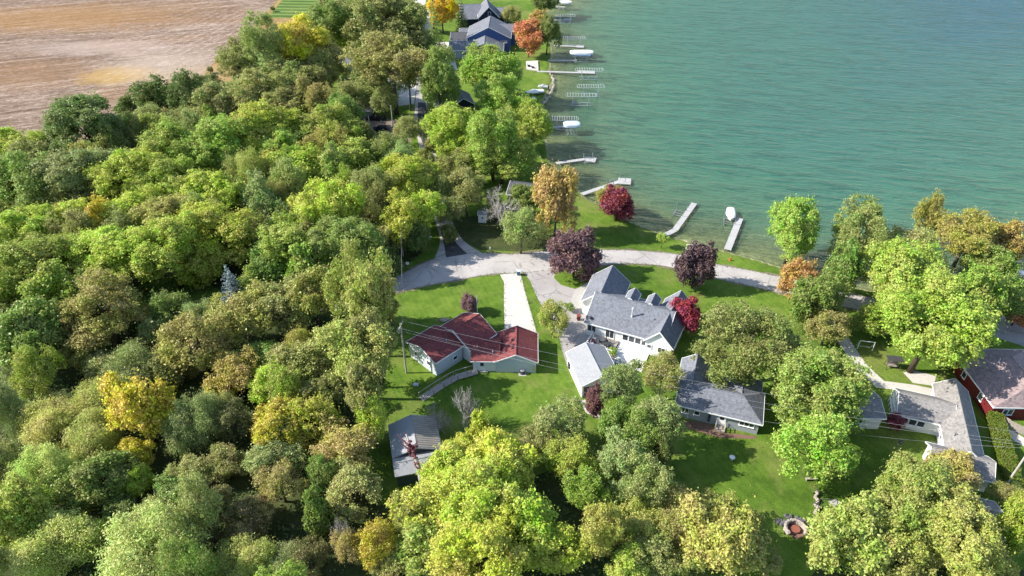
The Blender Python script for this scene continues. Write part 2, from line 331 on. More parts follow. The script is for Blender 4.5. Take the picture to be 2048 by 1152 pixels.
def sheet(name, px, z, mat, kind='structure', world=False):
    pts = [(p[0], p[1]) for p in (px if world else [P(*q) for q in px])]
    me = bpy.data.meshes.new(name); me.from_pydata([(x, y, z) for x, y in pts], [], [tuple(range(len(pts)))]); me.update()
    if me.polygons[0].normal.z < 0: me.flip_normals()
    me.materials.append(MATS[mat]); o = bpy.data.objects.new(name, me); COL.objects.link(o); o['kind'] = kind; return o
def smooth_line(pts, n=6):
    pts = [np.array(p, float) for p in pts]; out = []
    for i in range(len(pts) - 1):
        p0, p1, p2, p3 = pts[max(i - 1, 0)], pts[i], pts[i + 1], pts[min(i + 2, len(pts) - 1)]
        for k in range(n):
            u = k / n; out.append(.5 * (2 * p1 + (p2 - p0) * u + (2 * p0 - 5 * p1 + 4 * p2 - p3) * u * u + (3 * p1 - p0 - 3 * p2 + p3) * u ** 3))
    return out + [pts[-1]]
def band_sheet(name, left, right, z, mat, grow=0.0):                                   # road between two smoothed edges, as a strip of quads
    a = smooth_line([P(*q)[:2] for q in left]); b = smooth_line([P(*q)[:2] for q in right]); n = len(a)
    if grow:
        rg0 = random.Random(4); dv = [(p - q) / np.linalg.norm(p - q) for p, q in zip(a, b)]; a = [p + d * grow * rg0.uniform(.3, 1.5) for p, d in zip(a, dv)]; b = [p - d * grow * rg0.uniform(.3, 1.5) for p, d in zip(b, dv)]
    me = bpy.data.meshes.new(name); me.from_pydata([(*p, z) for p in a] + [(*p, z) for p in b], [], [(i, i + 1, n + i + 1, n + i) for i in range(n - 1)]); me.update()
    if me.polygons[0].normal.z < 0: me.flip_normals()
    me.materials.append(MATS[mat]); o = bpy.data.objects.new(name, me); COL.objects.link(o); o['kind'] = 'structure'; return o

# ------------------------------------------------------------------ ground, lake
WZ = -0.5                                                                    # lake level
shore_px = [(1128, 2), (1092, 22), (1090, 45), (1098, 70), (1104, 95), (1103, 118), (1100, 142), (1107, 158), (1098, 178), (1082, 208), (1072, 232),
            (1088, 262), (1096, 300), (1104, 326), (1140, 352), (1164, 388), (1196, 404), (1240, 430), (1290, 452), (1338, 470), (1400, 485), (1450, 500),
            (1500, 513), (1550, 528), (1600, 545), (1660, 560), (1740, 578), (1840, 588), (1940, 588), (2048, 580), (2200, 565)]
shore = [np.array(q) for q in smooth_line([P(*q)[:2] for q in shore_px], 4)]
shore = [np.array([240., 1600.]), np.array([60., 700.]), np.array([38., 420.])] + shore + [np.array([400., 150.]), np.array([1600., 330.])]
SH = np.array(shore)
def shore_sd(xy):                                                            # >0 in the lake, metres from the shoreline
    d = np.full(len(xy), 1e9)
    for i in range(len(SH) - 1):
        a, b = SH[i], SH[i + 1]; ab = b - a; t_ = np.clip(((xy - a) @ ab) / (ab @ ab), 0, 1)
        d = np.minimum(d, np.linalg.norm(xy - (a + t_[:, None] * ab), axis=1))
    poly = np.vstack([SH, [[3000, 3000]]]); ins = np.zeros(len(xy), bool); j = len(poly) - 1
    for i in range(len(poly)):
        yi, yj = poly[i][1], poly[j][1]
        with np.errstate(divide='ignore', invalid='ignore'):
            cr = ((yi > xy[:, 1]) != (yj > xy[:, 1])) & (xy[:, 0] < (poly[j][0] - poly[i][0]) * (xy[:, 1] - yi) / (yj - yi + 1e-12) + poly[i][0])
        ins ^= cr; j = i
    return np.where(ins, d, -d)
def axis(segs):
    out = []
    for a, b, st_ in segs: out += list(np.arange(a, b, st_))
    return np.array(out + [segs[-1][1]])
def depth_at(d): return np.where(d < 22, .085 * d, np.where(d < 60, 1.87 + .12 * (d - 22), 6.4 + .045 * (d - 60)))
def grid_mesh(name, xs, ys, keep=None):
    X, Y = np.meshgrid(xs, ys); xy = np.stack([X.ravel(), Y.ravel()], 1); sd_ = shore_sd(xy); nx, ny = len(xs), len(ys)
    idx = np.arange(nx * ny).reshape(ny, nx)
    q = np.stack([idx[:-1, :-1], idx[:-1, 1:], idx[1:, 1:], idx[1:, :-1]], -1).reshape(-1, 4)
    if keep is not None: q = q[(sd_[q] > keep).any(1)]
    return xy, sd_, q
def np_mesh(name, v, q, mat, smooth=False):
    me = bpy.data.meshes.new(name); me.vertices.add(len(v)); me.vertices.foreach_set('co', np.asarray(v, np.float32).ravel())
    k = q.shape[1]; me.loops.add(q.size); me.loops.foreach_set('vertex_index', q.astype(np.int32).ravel())
    me.polygons.add(len(q)); me.polygons.foreach_set('loop_start', np.arange(0, q.size, k, dtype=np.int32)); me.polygons.foreach_set('loop_total', np.full(len(q), k, np.int32))
    if smooth: me.polygons.foreach_set('use_smooth', np.ones(len(q), bool))
    me.update(calc_edges=True); me.materials.append(MATS[mat]); return me
xs = axis([(-2500, -260, 160), (-260, 0, 8), (0, 96, 1.0), (96, 200, 3), (200, 400, 10), (400, 2500, 150)])
ys = axis([(-60, 90, 8), (90, 330, 1.0), (330, 420, 5), (420, 2600, 120)])
xy, sdv, q = grid_mesh('ground', xs, ys)
z = np.where(sdv > 0, WZ - .05 - np.minimum(depth_at(np.maximum(sdv, 0)), 9), np.where(sdv > -1.1, -(.55) * np.clip(1 + sdv / 1.1, 0, 1) ** 1.6, 0))
z = np.where((sdv > -6) & (sdv <= -1.1), 0, z)
g = bpy.data.objects.new('ground', np_mesh('ground', np.column_stack([xy, z]), q, 'ground', True)); COL.objects.link(g); g['kind'] = 'structure'
xs = axis([(0, 96, 2), (96, 300, 6), (300, 2500, 110)]); ys = axis([(90, 330, 2), (330, 500, 6), (500, 2500, 125)])
xy, sdv, q = grid_mesh('lake', xs, ys, -2.5)
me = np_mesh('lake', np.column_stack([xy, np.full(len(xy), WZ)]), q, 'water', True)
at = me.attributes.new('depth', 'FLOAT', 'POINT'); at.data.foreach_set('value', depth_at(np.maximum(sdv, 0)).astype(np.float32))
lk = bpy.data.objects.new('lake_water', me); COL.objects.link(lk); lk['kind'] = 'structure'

# ------------------------------------------------------------------ field, lawns, woodland floor, roads, drives
fe = smooth_line([P(*q)[:2] for q in [(558, -6), (530, 30), (500, 62), (478, 92), (440, 118), (418, 140), (400, 172), (350, 205), (250, 250), (140, 290), (40, 312), (-80, 340)]], 5)
sheet('field', [tuple(p) for p in fe] + [(-420, 150), (-700, 420), (-300, 640), (-95, 520)], .004, 'field_soil', world=True)
sheet('dry_grass_margin', [(556, -4), (566, -2), (528, 45), (503, 66), (480, 100), (466, 150), (470, 210), (420, 215), (300, 245), (345, 205), (395, 172), (412, 140), (440, 116), (480, 88), (502, 58), (530, 28)], .014, 'dry_grass')
sheet('mown_lawn', [(568, 0), (700, -6), (690, 30), (640, 35), (520, 34)], .008, 'lawn_mown')
sheet('mown_lawn', [(505, 64), (640, 66), (640, 150), (470, 160), (484, 100)], .008, 'lawn_mown')
sheet('dry_grass_strip', [(522, 36), (642, 36), (640, 62), (508, 60)], .010, 'dry_grass')
WOOD = [(-400, 470), (-60, 375), (60, 340), (180, 320), (260, 285), (340, 255), (420, 200), (480, 215), (560, 205), (640, 190), (700, 250), (720, 310), (830, 345), (842, 420), (845, 505), (800, 540), (742, 560), (725, 600),
        (790, 640), (770, 760), (730, 850), (700, 900), (760, 1010), (900, 990), (1010, 975), (1100, 940), (1200, 960), (1275, 1080), (1330, 1200), (1500, 1350), (-500, 1350)]
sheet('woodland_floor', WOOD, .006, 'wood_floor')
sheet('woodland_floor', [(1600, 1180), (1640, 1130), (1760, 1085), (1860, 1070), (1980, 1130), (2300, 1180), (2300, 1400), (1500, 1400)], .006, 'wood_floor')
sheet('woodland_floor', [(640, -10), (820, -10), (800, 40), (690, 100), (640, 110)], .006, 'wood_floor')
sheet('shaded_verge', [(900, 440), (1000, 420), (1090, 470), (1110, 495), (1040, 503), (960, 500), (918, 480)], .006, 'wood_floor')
sheet('clearing', [(270, 575), (330, 555), (400, 560), (440, 580), (430, 610), (360, 625), (290, 610)], .012, 'lawn')
sheet('dirt_path', [(-60, 745), (40, 728), (125, 708), (128, 722), (60, 745), (-60, 768)], .010, 'gravel_brown')
up = [(640, 590), (700, 575), (790, 553), (850, 525), (905, 506), (960, 506), (1030, 508), (1100, 501), (1190, 500), (1260, 501), (1350, 508), (1430, 528), (1500, 541), (1560, 554), (1650, 576), (1750, 597), (1850, 612), (2100, 642)]
lo = [(640, 628), (700, 610), (790, 585), (860, 570), (930, 557), (985, 548), (1045, 545), (1110, 539), (1190, 531), (1260, 527), (1335, 533), (1420, 554), (1490, 569), (1545, 582), (1640, 602), (1750, 626), (1850, 642), (2100, 674)]
band_sheet('gravel_shoulder', up, lo, .011, 'shoulder', .55)
band_sheet('road', up, lo, .014, 'asphalt')
band_sheet('lane', [(858, -10), (852, 40), (843, 90), (836, 140), (832, 190), (829, 240), (838, 290), (848, 330), (858, 380), (867, 430), (880, 480), (868, 520)],
           [(875, -10), (868, 40), (859, 90), (855, 140), (854, 190), (856, 240), (867, 290), (878, 330), (887, 380), (899, 430), (926, 480), (975, 512)], .018, 'asphalt')
band_sheet('lane_dark_strip', [(880, 455), (888, 490), (892, 515)], [(893, 455), (912, 485), (935, 508)], .022, 'lane_dark_strip')  # darker strip on the lane near the road junction
band_sheet('lane_dark_strip', [(836, 205), (836, 250), (846, 290)], [(852, 205), (858, 250), (868, 290)], .022, 'lane_dark_strip')  # tree shade over the lane, put in as a dark sheet
sheet('concrete_driveway', [(1000, 549), (1041, 546), (1049, 580), (1064, 632), (1075, 672), (1009, 674), (1008, 610), (1008, 565)], .022, 'concrete_pale')
sheet('driveway', [(1049, 545), (1112, 539), (1108, 556), (1122, 570), (1150, 578), (1168, 572), (1176, 600), (1178, 640), (1190, 690), (1150, 700), (1137, 740), (1124, 700), (1120, 680), (1106, 650), (1085, 615), (1072, 590), (1060, 562)], .019, 'asphalt_drive')
sheet('concrete_apron', [(1151, 580), (1183, 560), (1172, 590), (1163, 618), (1135, 613)], .024, 'concrete')
sheet('concrete_path', [(1650, 606), (1672, 611), (1690, 665), (1732, 728), (1768, 762), (1830, 770), (1900, 785), (1900, 797), (1820, 783), (1752, 775), (1712, 738), (1668, 672)], .022, 'concrete_pale')
sheet('patio', [(1806, 745), (1830, 742), (1872, 752), (1868, 772), (1826, 766)], .020, 'concrete_pale')
sheet('driveway', [(1975, 650), (2100, 672), (2100, 715), (2040, 690), (1975, 670)], .018, 'asphalt_drive')
sheet('concrete_path', [(2000, 848), (2100, 905), (2100, 925), (1994, 860)], .020, 'concrete_pale')
sheet('concrete_path', [(1958, 640), (1966, 640), (1968, 700), (1950, 790), (1943, 790), (1955, 700)], .021, 'concrete')
sheet('parking_pad', [(706, 232), (800, 240), (828, 250), (822, 285), (740, 280), (706, 262)], .012, 'gravel_brown')
sheet('concrete_driveway', [(770, 150), (838, 130), (828, 208), (798, 212), (780, 190)], .013, 'concrete_pale')
sheet('concrete_driveway', [(812, 0), (852, -2), (849, 16), (812, 16)], .013, 'concrete_pale')
sheet('concrete_driveway', [(862, 104), (900, 110), (910, 122), (915, 140), (880, 150), (858, 140)], .013, 'concrete_pale')
sheet('concrete_driveway', [(868, 84), (905, 84), (905, 96), (866, 97)], .013, 'concrete_pale')
sheet('concrete_driveway', [(838, 292), (870, 288), (876, 300), (842, 306)], .024, 'concrete')
sheet('patio', [(1160, 800), (1200, 800), (1200, 838), (1172, 826)], .020, 'concrete_pale')
sheet('mulch_bed', [(1345, 640), (1362, 650), (1352, 705), (1338, 712)], .020, 'soil_mulch')
sheet('mulch_bed', [(1370, 840), (1415, 846), (1450, 866), (1512, 872), (1512, 878), (1440, 876), (1372, 856)], .020, 'soil_mulch')
sheet('mulch_bed', [(1030, 890), (1060, 855), (1070, 850), (1050, 900), (1085, 905), (1050, 930)], .020, 'dry_grass')
sheet('worn_earth', [(1656, 1003), (1672, 998), (1682, 1006), (1668, 1014)], .016, 'concrete')

# ------------------------------------------------------------------ buildings
class Wing: pass
def wing(root, A, B, Wd, ze, zr, ridge, wall, roof, o=.35, z0=0.0, hip=(0, 0), L=None, ang=None, trim='trim_white', world=False, off=(0, 0), rakes=True):
    """rectangular wing; A,B = pixels of the near eave corners (height ze), Wd = depth away from A-B, ridge along 'u' (A-B) or 'v'"""
    a = V3(A) if world else P(*A, ze); b = V3(B) if world else P(*B, ze)
    u = unit((b - a) * (1, 1, 0)) if ang is None else np.array([math.cos(R(ang)), math.sin(R(ang)), 0]); LL = L or np.linalg.norm((b - a)[:2])
    v = np.array([-u[1], u[0], 0]); a = a * (1, 1, 0) + u * off[0] + v * off[1]
    w = Wing(); w.a, w.u, w.v, w.L, w.W, w.o, w.ze, w.zr, w.root, w.z0 = a, u, v, LL, Wd, o, ze, zr, root, z0
    w.pt = lambda i, j, zz: a + u * i + v * j + np.array([0, 0, zz])
    pt = w.pt; rise = zr - ze; th = .14
    rf = MB(); wl = MB(); rc = MB()
    if ridge == 'u': half = Wd / 2; f = lambda i, j, zz: pt(i, j, zz); A_, B_ = LL, Wd
    else: half = LL / 2; f = lambda i, j, zz: pt(j, i, zz); A_, B_ = Wd, LL        # i along ridge, j across
    h0, h1 = hip
    r0, r1 = f(h0, half, zr), f(A_ - h1, half, zr)
    rf.slab([f(0, 0, ze), f(A_, 0, ze), r1, r0], th); rf.slab([f(0, B_, ze), f(A_, B_, ze), r1, r0], th)
    if h0: rf.slab([f(0, 0, ze), f(0, B_, ze), r0], th)
    if h1: rf.slab([f(A_, 0, ze), f(A_, B_, ze), r1], th)
    k = rise / half; zw = ze + k * o - .16; zp = zr - .16
    def sec(i): return [f(i, o, z0), f(i, B_ - o, z0), f(i, B_ - o, zw), f(i, half, zp), f(i, o, zw)]
    if h0 or h1:
        wl.prism([f(o, o, 0), f(A_ - o, o, 0), f(A_ - o, B_ - o, 0), f(o, B_ - o, 0)], z0, ze - .02)
    else:
        s0, s1 = sec(o), sec(A_ - o)
        wl.add(s0 + s1, [(4, 3, 2, 1, 0), (5, 6, 7, 8, 9), (0, 1, 6, 5), (1, 2, 7, 6), (2, 3, 8, 7), (3, 4, 9, 8), (4, 0, 5, 9)])
    rc.tube([r0 + (0, 0, .0), r1 + (0, 0, .0)], .09, 6)
    e = .03; dz = np.array([0, 0, -.09])
    fb = lambda p_, q_: MB().beam(p_, q_, .06, .2).build('fascia', trim, root)
    for j in (-e, B_ + e): fb(f(-e, j, ze) + dz, f(A_ + e, j, ze) + dz)
    for i, h in ((-e, h0), (A_ + e, h1)):
        if h: fb(f(i, 0, ze) + dz, f(i, B_, ze) + dz)
        elif rakes:
            fb(f(i, 0, ze) + dz, f(i, half, zr) + dz); fb(f(i, half, zr) + dz, f(i, B_, ze) + dz)
    w.wall = wl.build('wall', wall, root); w.roof = rf.build('roof', roof, root); rc.build('ridge_cap', roof, w.roof); w.rmat = roof
    # corner boards
    return w
def face(w, side):                                                           # origin, along, outward of a wall face
    o = w.o
    if side == 'front': return w.pt(o, o, 0), w.u, -w.v, w.L - 2 * o
    if side == 'back': return w.pt(w.L - o, w.W - o, 0), -w.u, w.v, w.L - 2 * o
    if side == 'left': return w.pt(o, w.W - o, 0), -w.v, -w.u, w.W - 2 * o
    return w.pt(w.L - o, o, 0), w.v, w.u, w.W - 2 * o
def window(w, side, s, zc, wd, h, panes=1, mat='glass_dark', fr='trim_white'):
    o, a, n, L = face(w, side); c = o + a * s + np.array([0, 0, zc]); up_ = (0, 0, 1)
    m = MB(); b = .09
    for i in (-1, 1): m.box(c + a * i * (wd / 2) + n * .05, b, .10, h + b, a, n, up_)
    for i in (-1, 1): m.box(c + n * .05 + np.array([0, 0, i * h / 2]), wd - b, .10, b, a, n, up_)
    for k in range(1, panes): m.box(c + a * (-wd / 2 + wd * k / panes) + n * .05, b * .8, .09, h - b, a, n, up_)
    fo = m.build('window', fr, w.root)
    for k in range(panes):
        pw = wd / panes - b
        MB().box(c + a * (-wd / 2 + wd * (k + .5) / panes) + n * .02, pw, .04, h - b, a, n, up_).build('pane', mat, fo)
    MB().box(c + n * .09 + np.array([0, 0, -h / 2 - .05]), wd + .2, .14, .05, a, n, up_).build('sill', fr, fo)
def door(w, side, s, wd=.95, h=2.05, z=0.15, mat='trim_white', glass=True):
    o, a, n, L = face(w, side); c = o + a * s + np.array([0, 0, z + h / 2])
    m = MB(); m.box(c + n * .03, wd, .06, h, a, n, (0, 0, 1)); d = m.build('door', mat, w.root)
    fm = MB()
    for i in (-1, 1): fm.box(c + a * i * (wd / 2 + .06) + n * .05, .1, .1, h + .1, a, n, (0, 0, 1))
    fm.box(c + n * .05 + np.array([0, 0, h / 2 + .06]), wd + .2, .1, .1, a, n, (0, 0, 1)); fm.build('door_frame', 'trim_white', d)
    MB().ball(c + a * (wd * .38) + n * .09 + np.array([0, 0, -.05]), .05, .05, .05).build('handle', 'metal_grey', d)
    if glass: MB().box(c + n * .065 + np.array([0, 0, .45]), wd * .6, .02, .7, a, n, (0, 0, 1)).build('pane', 'glass_dark', d)
def garage_door(w, side, s, wd, h=2.2, mat='trim_white'):
    o, a, n, L = face(w, side); c = o + a * s
    d = MB().box(c + n * .03 + np.array([0, 0, h / 2]), wd, .06, h, a, n, (0, 0, 1)).build('garage_door', mat, w.root)
    for k in range(4): MB().box(c + n * .075 + np.array([0, 0, h * (k + .5) / 4]), wd - .1, .03, h / 4 - .06, a, n, (0, 0, 1)).build('panel', mat, d)
def vent(w, u, v, size=.3, mat='trim_dark', h=.35):
    half = w.W / 2 if True else 0
    return MB().tube([w.pt(u, v, 0), w.pt(u, v, h)], size / 2, 8)
def roof_z(w, ridge, i, j):
    half = (w.W if ridge == 'u' else w.L) / 2; q = j if ridge == 'u' else i
    return w.ze + (w.zr - w.ze) * (1 - abs(q - half) / half)
def pipe(w, ridge, i, j, r=.06, h=.45, mat='metal_white', name='vent_pipe'):
    z_ = roof_z(w, ridge, i, j); MB().tube([w.pt(i, j, z_ - .1), w.pt(i, j, z_ + h)], r, 8).build(name, mat, w.root)
def boxvent(w, ridge, i, j):
    z_ = roof_z(w, ridge, i, j); MB().box(w.pt(i, j, z_ + .1), .38, .38, .22, w.u, w.v, (0, 0, 1)).build('roof_vent', 'trim_dark', w.root)
def meter(w, side, s, zc, sx, sz, name, mat):
    o, a, n, L = face(w, side); MB().box(o + a * s + n * .12 + np.array([0, 0, zc]), sx, .24, sz, a, n, (0, 0, 1)).build(name, mat, w.root)

# --- red-roofed house
h = thing('house', 'white sided house with several dark red shingle roof wings and attached garage', 'house', P(955, 735))
a = wing(h, (870.7, 727), (928.8, 690.5), 7.65, 3.2, 4.5, 'u', 'siding_pale', 'roof_red', .3)
b = wing(h, (870.7, 727), (928.8, 690.5), 8.4, 3.25, 5.3, 'u', 'siding_white', 'roof_red', .4, L=6.2, off=(6.0, -1.75))
c_ = wing(h, (941, 723), (1000, 723.5), 6.6, 2.45, 4.0, 'u', 'siding_white', 'roof_red', .35, rakes=False)
d_ = wing(h, (988, 724), (1076, 725.5), 7.5, 2.5, 4.15, 'v', 'siding_pale', 'roof_red', .3)
window(a, 'left', 1.9, 1.75, .8, 1.0); window(a, 'left', 5.2, 1.75, .8, 1.0); window(a, 'front', 4.1, 1.5, .85, .8)
door(c_, 'front', 1.5, .95, 1.95, .12); window(d_, 'back', 3.4, 1.4, 2.2, 1.0, 2); garage_door(d_, 'left', 5.1, 2.4, 2.0)
meter(d_, 'front', 6.2, 1.0, .35, .9, 'electric_meter', 'metal_grey'); meter(d_, 'right', 3.4, .7, .9, 1.1, 'wall_unit', 'metal_white')
for j in (1.9, 4.0, 6.2): boxvent(d_, 'v', 3.0, j)
boxvent(a, 'u', 4.4, 2.6); pipe(a, 'u', 4.3, 2.2, .07); pipe(c_, 'u', 1.0, 2.2, .07); pipe(c_, 'u', 3.6, 1.4, .08)
MB().box(P(968, 742) + (0, 0, .12), 1.3, .9, .24).build('step', 'concrete', h)

# --- large white house by the drive
h = thing('house', 'large white house with grey shingle roof, two dormers and rear sun deck', 'house', P(1250, 690))
mA = (1168.3, 644.3); mB = (1291.8, 678)
m = wing(h, mA, mB, 10.8, 3.0, 6.0, 'u', 'siding_white', 'roof_grey', .45, L=14.4)
g1 = wing(h, (1292, 678.7), (1341.7, 693.7), 13.2, 3.0, 5.75, 'v', 'siding_white', 'roof_grey', .35, L=5.2, off=(-.35, -.5))
# garage wing, turned a few degrees
pa = P(1160.3, 602.8, 3.0); ua = np.array([math.cos(R(-20.3)), math.sin(R(-20.3)), 0])
g2 = wing(h, pa, pa + ua * 7.3, 9.0, 3.0, 6.05, 'v', 'siding_white', 'roof_grey', .4, world=True)
window(g2, 'front', 2.0, 1.6, 1.3, 1.1, 2)
for u0 in (5.0, 8.7):                                                         # dormers on the lake side
    p0 = m.pt(u0, 6.5, 4.4)
    dm_ = wing(h, p0, p0 + m.u * 2.3, 3.3, 4.75, 5.75, 'v', 'siding_white', 'roof_grey', .15, z0=3.2, world=True)
    window(dm_, 'back', 1.0, 4.45, .9, .7, 2)
for s, n_ in ((.9, 2), (4.2, 2)): window(m, 'front', s, 1.75 if n_ == 2 else 1.9, 1.5, 1.35 if s < 2 else 2.0, n_)
for k in range(4): window(m, 'front', 7.0 + k * 1.12, 1.75, 1.0, 1.25, 1)
window(g1, 'front', .75, 1.9, .75, .75, 1); window(g1, 'front', 2.9, 1.75, 1.25, 1.2, 2)
window(g1, 'right', 3, 1.6, 1.2, 1.1, 2); window(g1, 'right', 8, 1.6, 1.2, 1.1, 2); window(m, 'left', 4.5, 1.7, 1.2, 1.1, 2)
ch = MB(); zc_ = roof_z(m, 'u', 7.6, 2.9); q = m.pt(7.6, 2.9, 0)
ch.tube([q + (0, 0, zc_ - .15), q + (0, 0, zc_ + .35)], [.22, .15], 10); ch.tube([q + (0, 0, zc_ + .3), q + (0, 0, zc_ + 1.75)], .12, 10); ch.tube([q + (0, 0, zc_ + 1.7), q + (0, 0, zc_ + 1.9)], [.2, .17], 10)
ch.build('chimney_pipe', 'metal_white', h)
pipe(m, 'u', 11.3, 3.3, .07, .3, 'metal_grey'); MB().ball(m.pt(.8, .8, roof_z(m, 'u', .8, .8) + .3), .38, .38, .22).build('satellite_dish', 'trim_dark', h)
# sun deck with rails
DZ = .55
dk = MB(); dk.slab([m.pt(1.6, -3.3, DZ), m.pt(6.4, -3.6, DZ), m.pt(6.4, .45, DZ), m.pt(1.6, .45, DZ)], .16); dko = dk.build('deck', 'wood_deck', h)
for (i, j) in ((1.7, -3.2), (4, -3.4), (6.3, -3.5)): MB().beam(m.pt(i, j, 0), m.pt(i, j, DZ - .16), .14).build('post', 'wood_deck', dko)
def rail(p0, p1, zb, parent, mat, n=6, hgt=.95):
    mb = MB(); p0, p1 = V3(p0), V3(p1)
    for zz in (hgt, hgt * .45): mb.beam(p0 + (0, 0, zz), p1 + (0, 0, zz), .07, .09)
    for k in range(n + 1):
        q_ = p0 + (p1 - p0) * k / n; mb.beam(q_ + (0, 0, -.05), q_ + (0, 0, hgt + .08), .09)
    return mb.build('railing', mat, parent)
rail(m.pt(1.65, -3.25, DZ), m.pt(6.35, -3.55, DZ), 0, dko, 'trim_white', 7); rail(m.pt(1.65, .2, DZ), m.pt(1.65, -3.2, DZ), 0, dko, 'trim_white', 4)
pt_ = MB(); pt_.slab([m.pt(6.5, -4.6, .20), m.pt(12.0, -5.0, .20), m.pt(12.0, .45, .20), m.pt(6.5, .45, .20)], .2); pto = pt_.build('patio', 'canvas_white', h)
rail(m.pt(6.6, -4.5, .2), m.pt(10.6, -4.8, .2), 0, pto, 'wood_grey', 5, .9)
for k in range(3): MB().box(m.pt(6.15 + k * .0, -3.95 - .3 * k, DZ - .12 - .14 * k), 1.1, .32, .08, m.u, m.v, (0, 0, 1)).build('step', 'wood_grey', dko)

# --- detached garage
h = thing('garage', 'detached white garage with pale grey roof at the end of the drive', 'garage', P(1160.5, 798))
pa = P(1162.5, 773.5, 2.8); uu = unit(P(1132, 706, 2.8) - pa); vv = np.array([uu[1], -uu[0], 0])
g3 = wing(h, pa, pa + vv * 6.8, 8.3, 2.8, 4.3, 'v', 'siding_white', 'roof_light', .3, world=True)
garage_door(g3, 'front', 1.9, 3.2, 2.2, 'trim_dark'); garage_door(g3, 'back', 3.1, 4.6, 2.1); meter(g3, 'left', 1.2, 1.2, .7, 1.1, 'notice_board', 'trim_dark')  # garage's dark opening at the front, its shade put into a dark door

# --- grey ranch house
k = lambda x, y: (1320 + x * .2604, 640 + y * .2604)
h = thing('house', 'low grey ranch house with pale shingle roof beside the big shade tree', 'house', P(1440, 860))
r1 = wing(h, k(115, 650), k(790, 808), 7.0, 2.6, 4.3, 'u', 'siding_grey', 'roof_grey', .4, hip=(0, 3.2))
r2 = wing(h, k(115, 650), k(790, 808), 7.6, 2.6, 4.25, 'v', 'siding_grey', 'roof_grey', .4, L=4.6, off=(-.4, 3.4))
r3 = wing(h, k(115, 650), k(790, 808), 5.2, 2.6, 3.9, 'v', 'siding_grey', 'roof_grey', .4, L=6.2, off=(6.2, 4.4))
window(r1, 'front', 1.2, 1.55, 1.1, 1.0, 2); door(r1, 'front', 6.7, 1.0, 2.0, .3); window(r1, 'front', 10.3, 1.65, 2.1, .8, 3); meter(r1, 'front', 4.9, 1.2, .35, 1.4, 'electric_meter', 'metal_dark')
window(r1, 'front', 3.0, 1.6, .8, .8, 1)
MB().box(r1.pt(7.1, -.3, .15), 1.4, 1.2, .3, r1.u, r1.v, (0, 0, 1)).build('step', 'wood_grey', h); rail(r1.pt(6.4, .2, .3), r1.pt(6.4, -.9, .3), 0, h, 'wood_deck', 2, .9); rail(r1.pt(7.8, .2, .3), r1.pt(7.8, -.9, .3), 0, h, 'wood_deck', 2, .9)
pipe(r1, 'u', 3.4, 2.4, .06, .3, 'metal_dark'); pipe(r1, 'u', 4.6, .6, .07, 1.4, 'metal_dark', 'flue_pipe'); boxvent(r2, 'v', 2.6, 4.2)

# --- small cottage between the trees
h = thing('cottage', 'small cottage with plain brown roof under the spreading light green tree', 'cottage', P(1740, 850))
cc = wing(h, (1702, 835), (1773, 838), 6.4, 2.6, 3.7, 'u', 'siding_white', 'roof_brown', .35)
window(cc, 'front', 1.2, 1.6, 1.0, .9, 2); window(cc, 'right', 3, 1.5, 1.0, .9, 2)

# --- L-shaped house
h = thing('house', 'L shaped white house with weathered brown roof beside the clipped hedge', 'house', P(1900, 900))
k = lambda x, y: (1640 + x * .3124, 640 + y * .3124)
pa = P(*k(975, 850), 4.6) * (1, 1, 0); uu = np.array([math.cos(R(70)), math.sin(R(70)), 0]); vv = np.array([uu[1], -uu[0], 0])   # uu away, vv right
O = lambda s, r: pa + uu * s + vv * r
l1 = wing(h, O(.3, -2.5), O(.3, 2.5), 15.4, 2.6, 4.55, 'v', 'siding_white', 'roof_brown', .35, world=True)
l2 = wing(h, O(6.5, -8.3), O(6.5, -.6), 6.2, 2.6, 4.5, 'u', 'siding_white', 'roof_brown', .35, world=True)
l3 = wing(h, O(-2.6, -4.9), O(-2.6, 3.0), 4.8, 2.6, 4.1, 'u', 'siding_white', 'roof_brown', .35, world=True)
for s in (.9, 2.1, 3.2): window(l2, 'front', s, 1.6, 1.0, 1.1, 1)
window(l2, 'front', 6.2, 1.6, .9, .8, 1); window(l3, 'left', 2.0, 1.5, 1.3, 1.2, 2); door(l1, 'left', 10.2)
tm = MB()
o_, a_, n_, L_ = face(l2, 'left')
for s in np.linspace(.3, L_ - .3, 6): tm.beam(o_ + a_ * s + n_ * .45, o_ + a_ * s + n_ * .45 + np.array([0, 0, 2.6 + 1.5 * (1 - abs(s - L_ / 2) / (L_ / 2))]), .1)
for zz in (1.2, 2.4): tm.beam(o_ + a_ * .3 + n_ * .5 + np.array([0, 0, zz]), o_ + a_ * (L_ - .3) + n_ * .5 + np.array([0, 0, zz]), .1)
tm.build('trellis', 'trim_white', h); pipe(l1, 'v', 1.2, 3.5, .06, .6, 'metal_dark'); pipe(l1, 'v', 3.6, 6.3, .06, .5, 'metal_dark')
MB().box(l2.pt(7.0, -.15, .9), .9, .8, 1.8, l2.u, l2.v, (0, 0, 1)).build('porch_box', 'trim_white', h)

# --- red house with plum roof
h = thing('house', 'dark red house with sun dappled plum grey roof behind the board fence', 'house', P(2030, 830))
k = lambda x, y: (1920 + x * .295, 660 + y * .295)
pa = P(*k(230, 525), 2.9); rr = wing(h, pa, pa + np.array([12.5, -.3, 0]), 13.5, 2.9, 5.6, 'v', 'siding_red', 'roof_plum', .4, world=True, hip=(2.5, 5))
window(rr, 'front', 2.4, 1.6, 1.5, 1.1, 2); window(rr, 'left', 4.6, 1.6, 1.0, 1.1, 1); window(rr, 'left', 9.6, 1.6, 1.0, 1.1, 1); pipe(rr, 'v', 4.4, 8.2, .08, .7, 'metal_white')

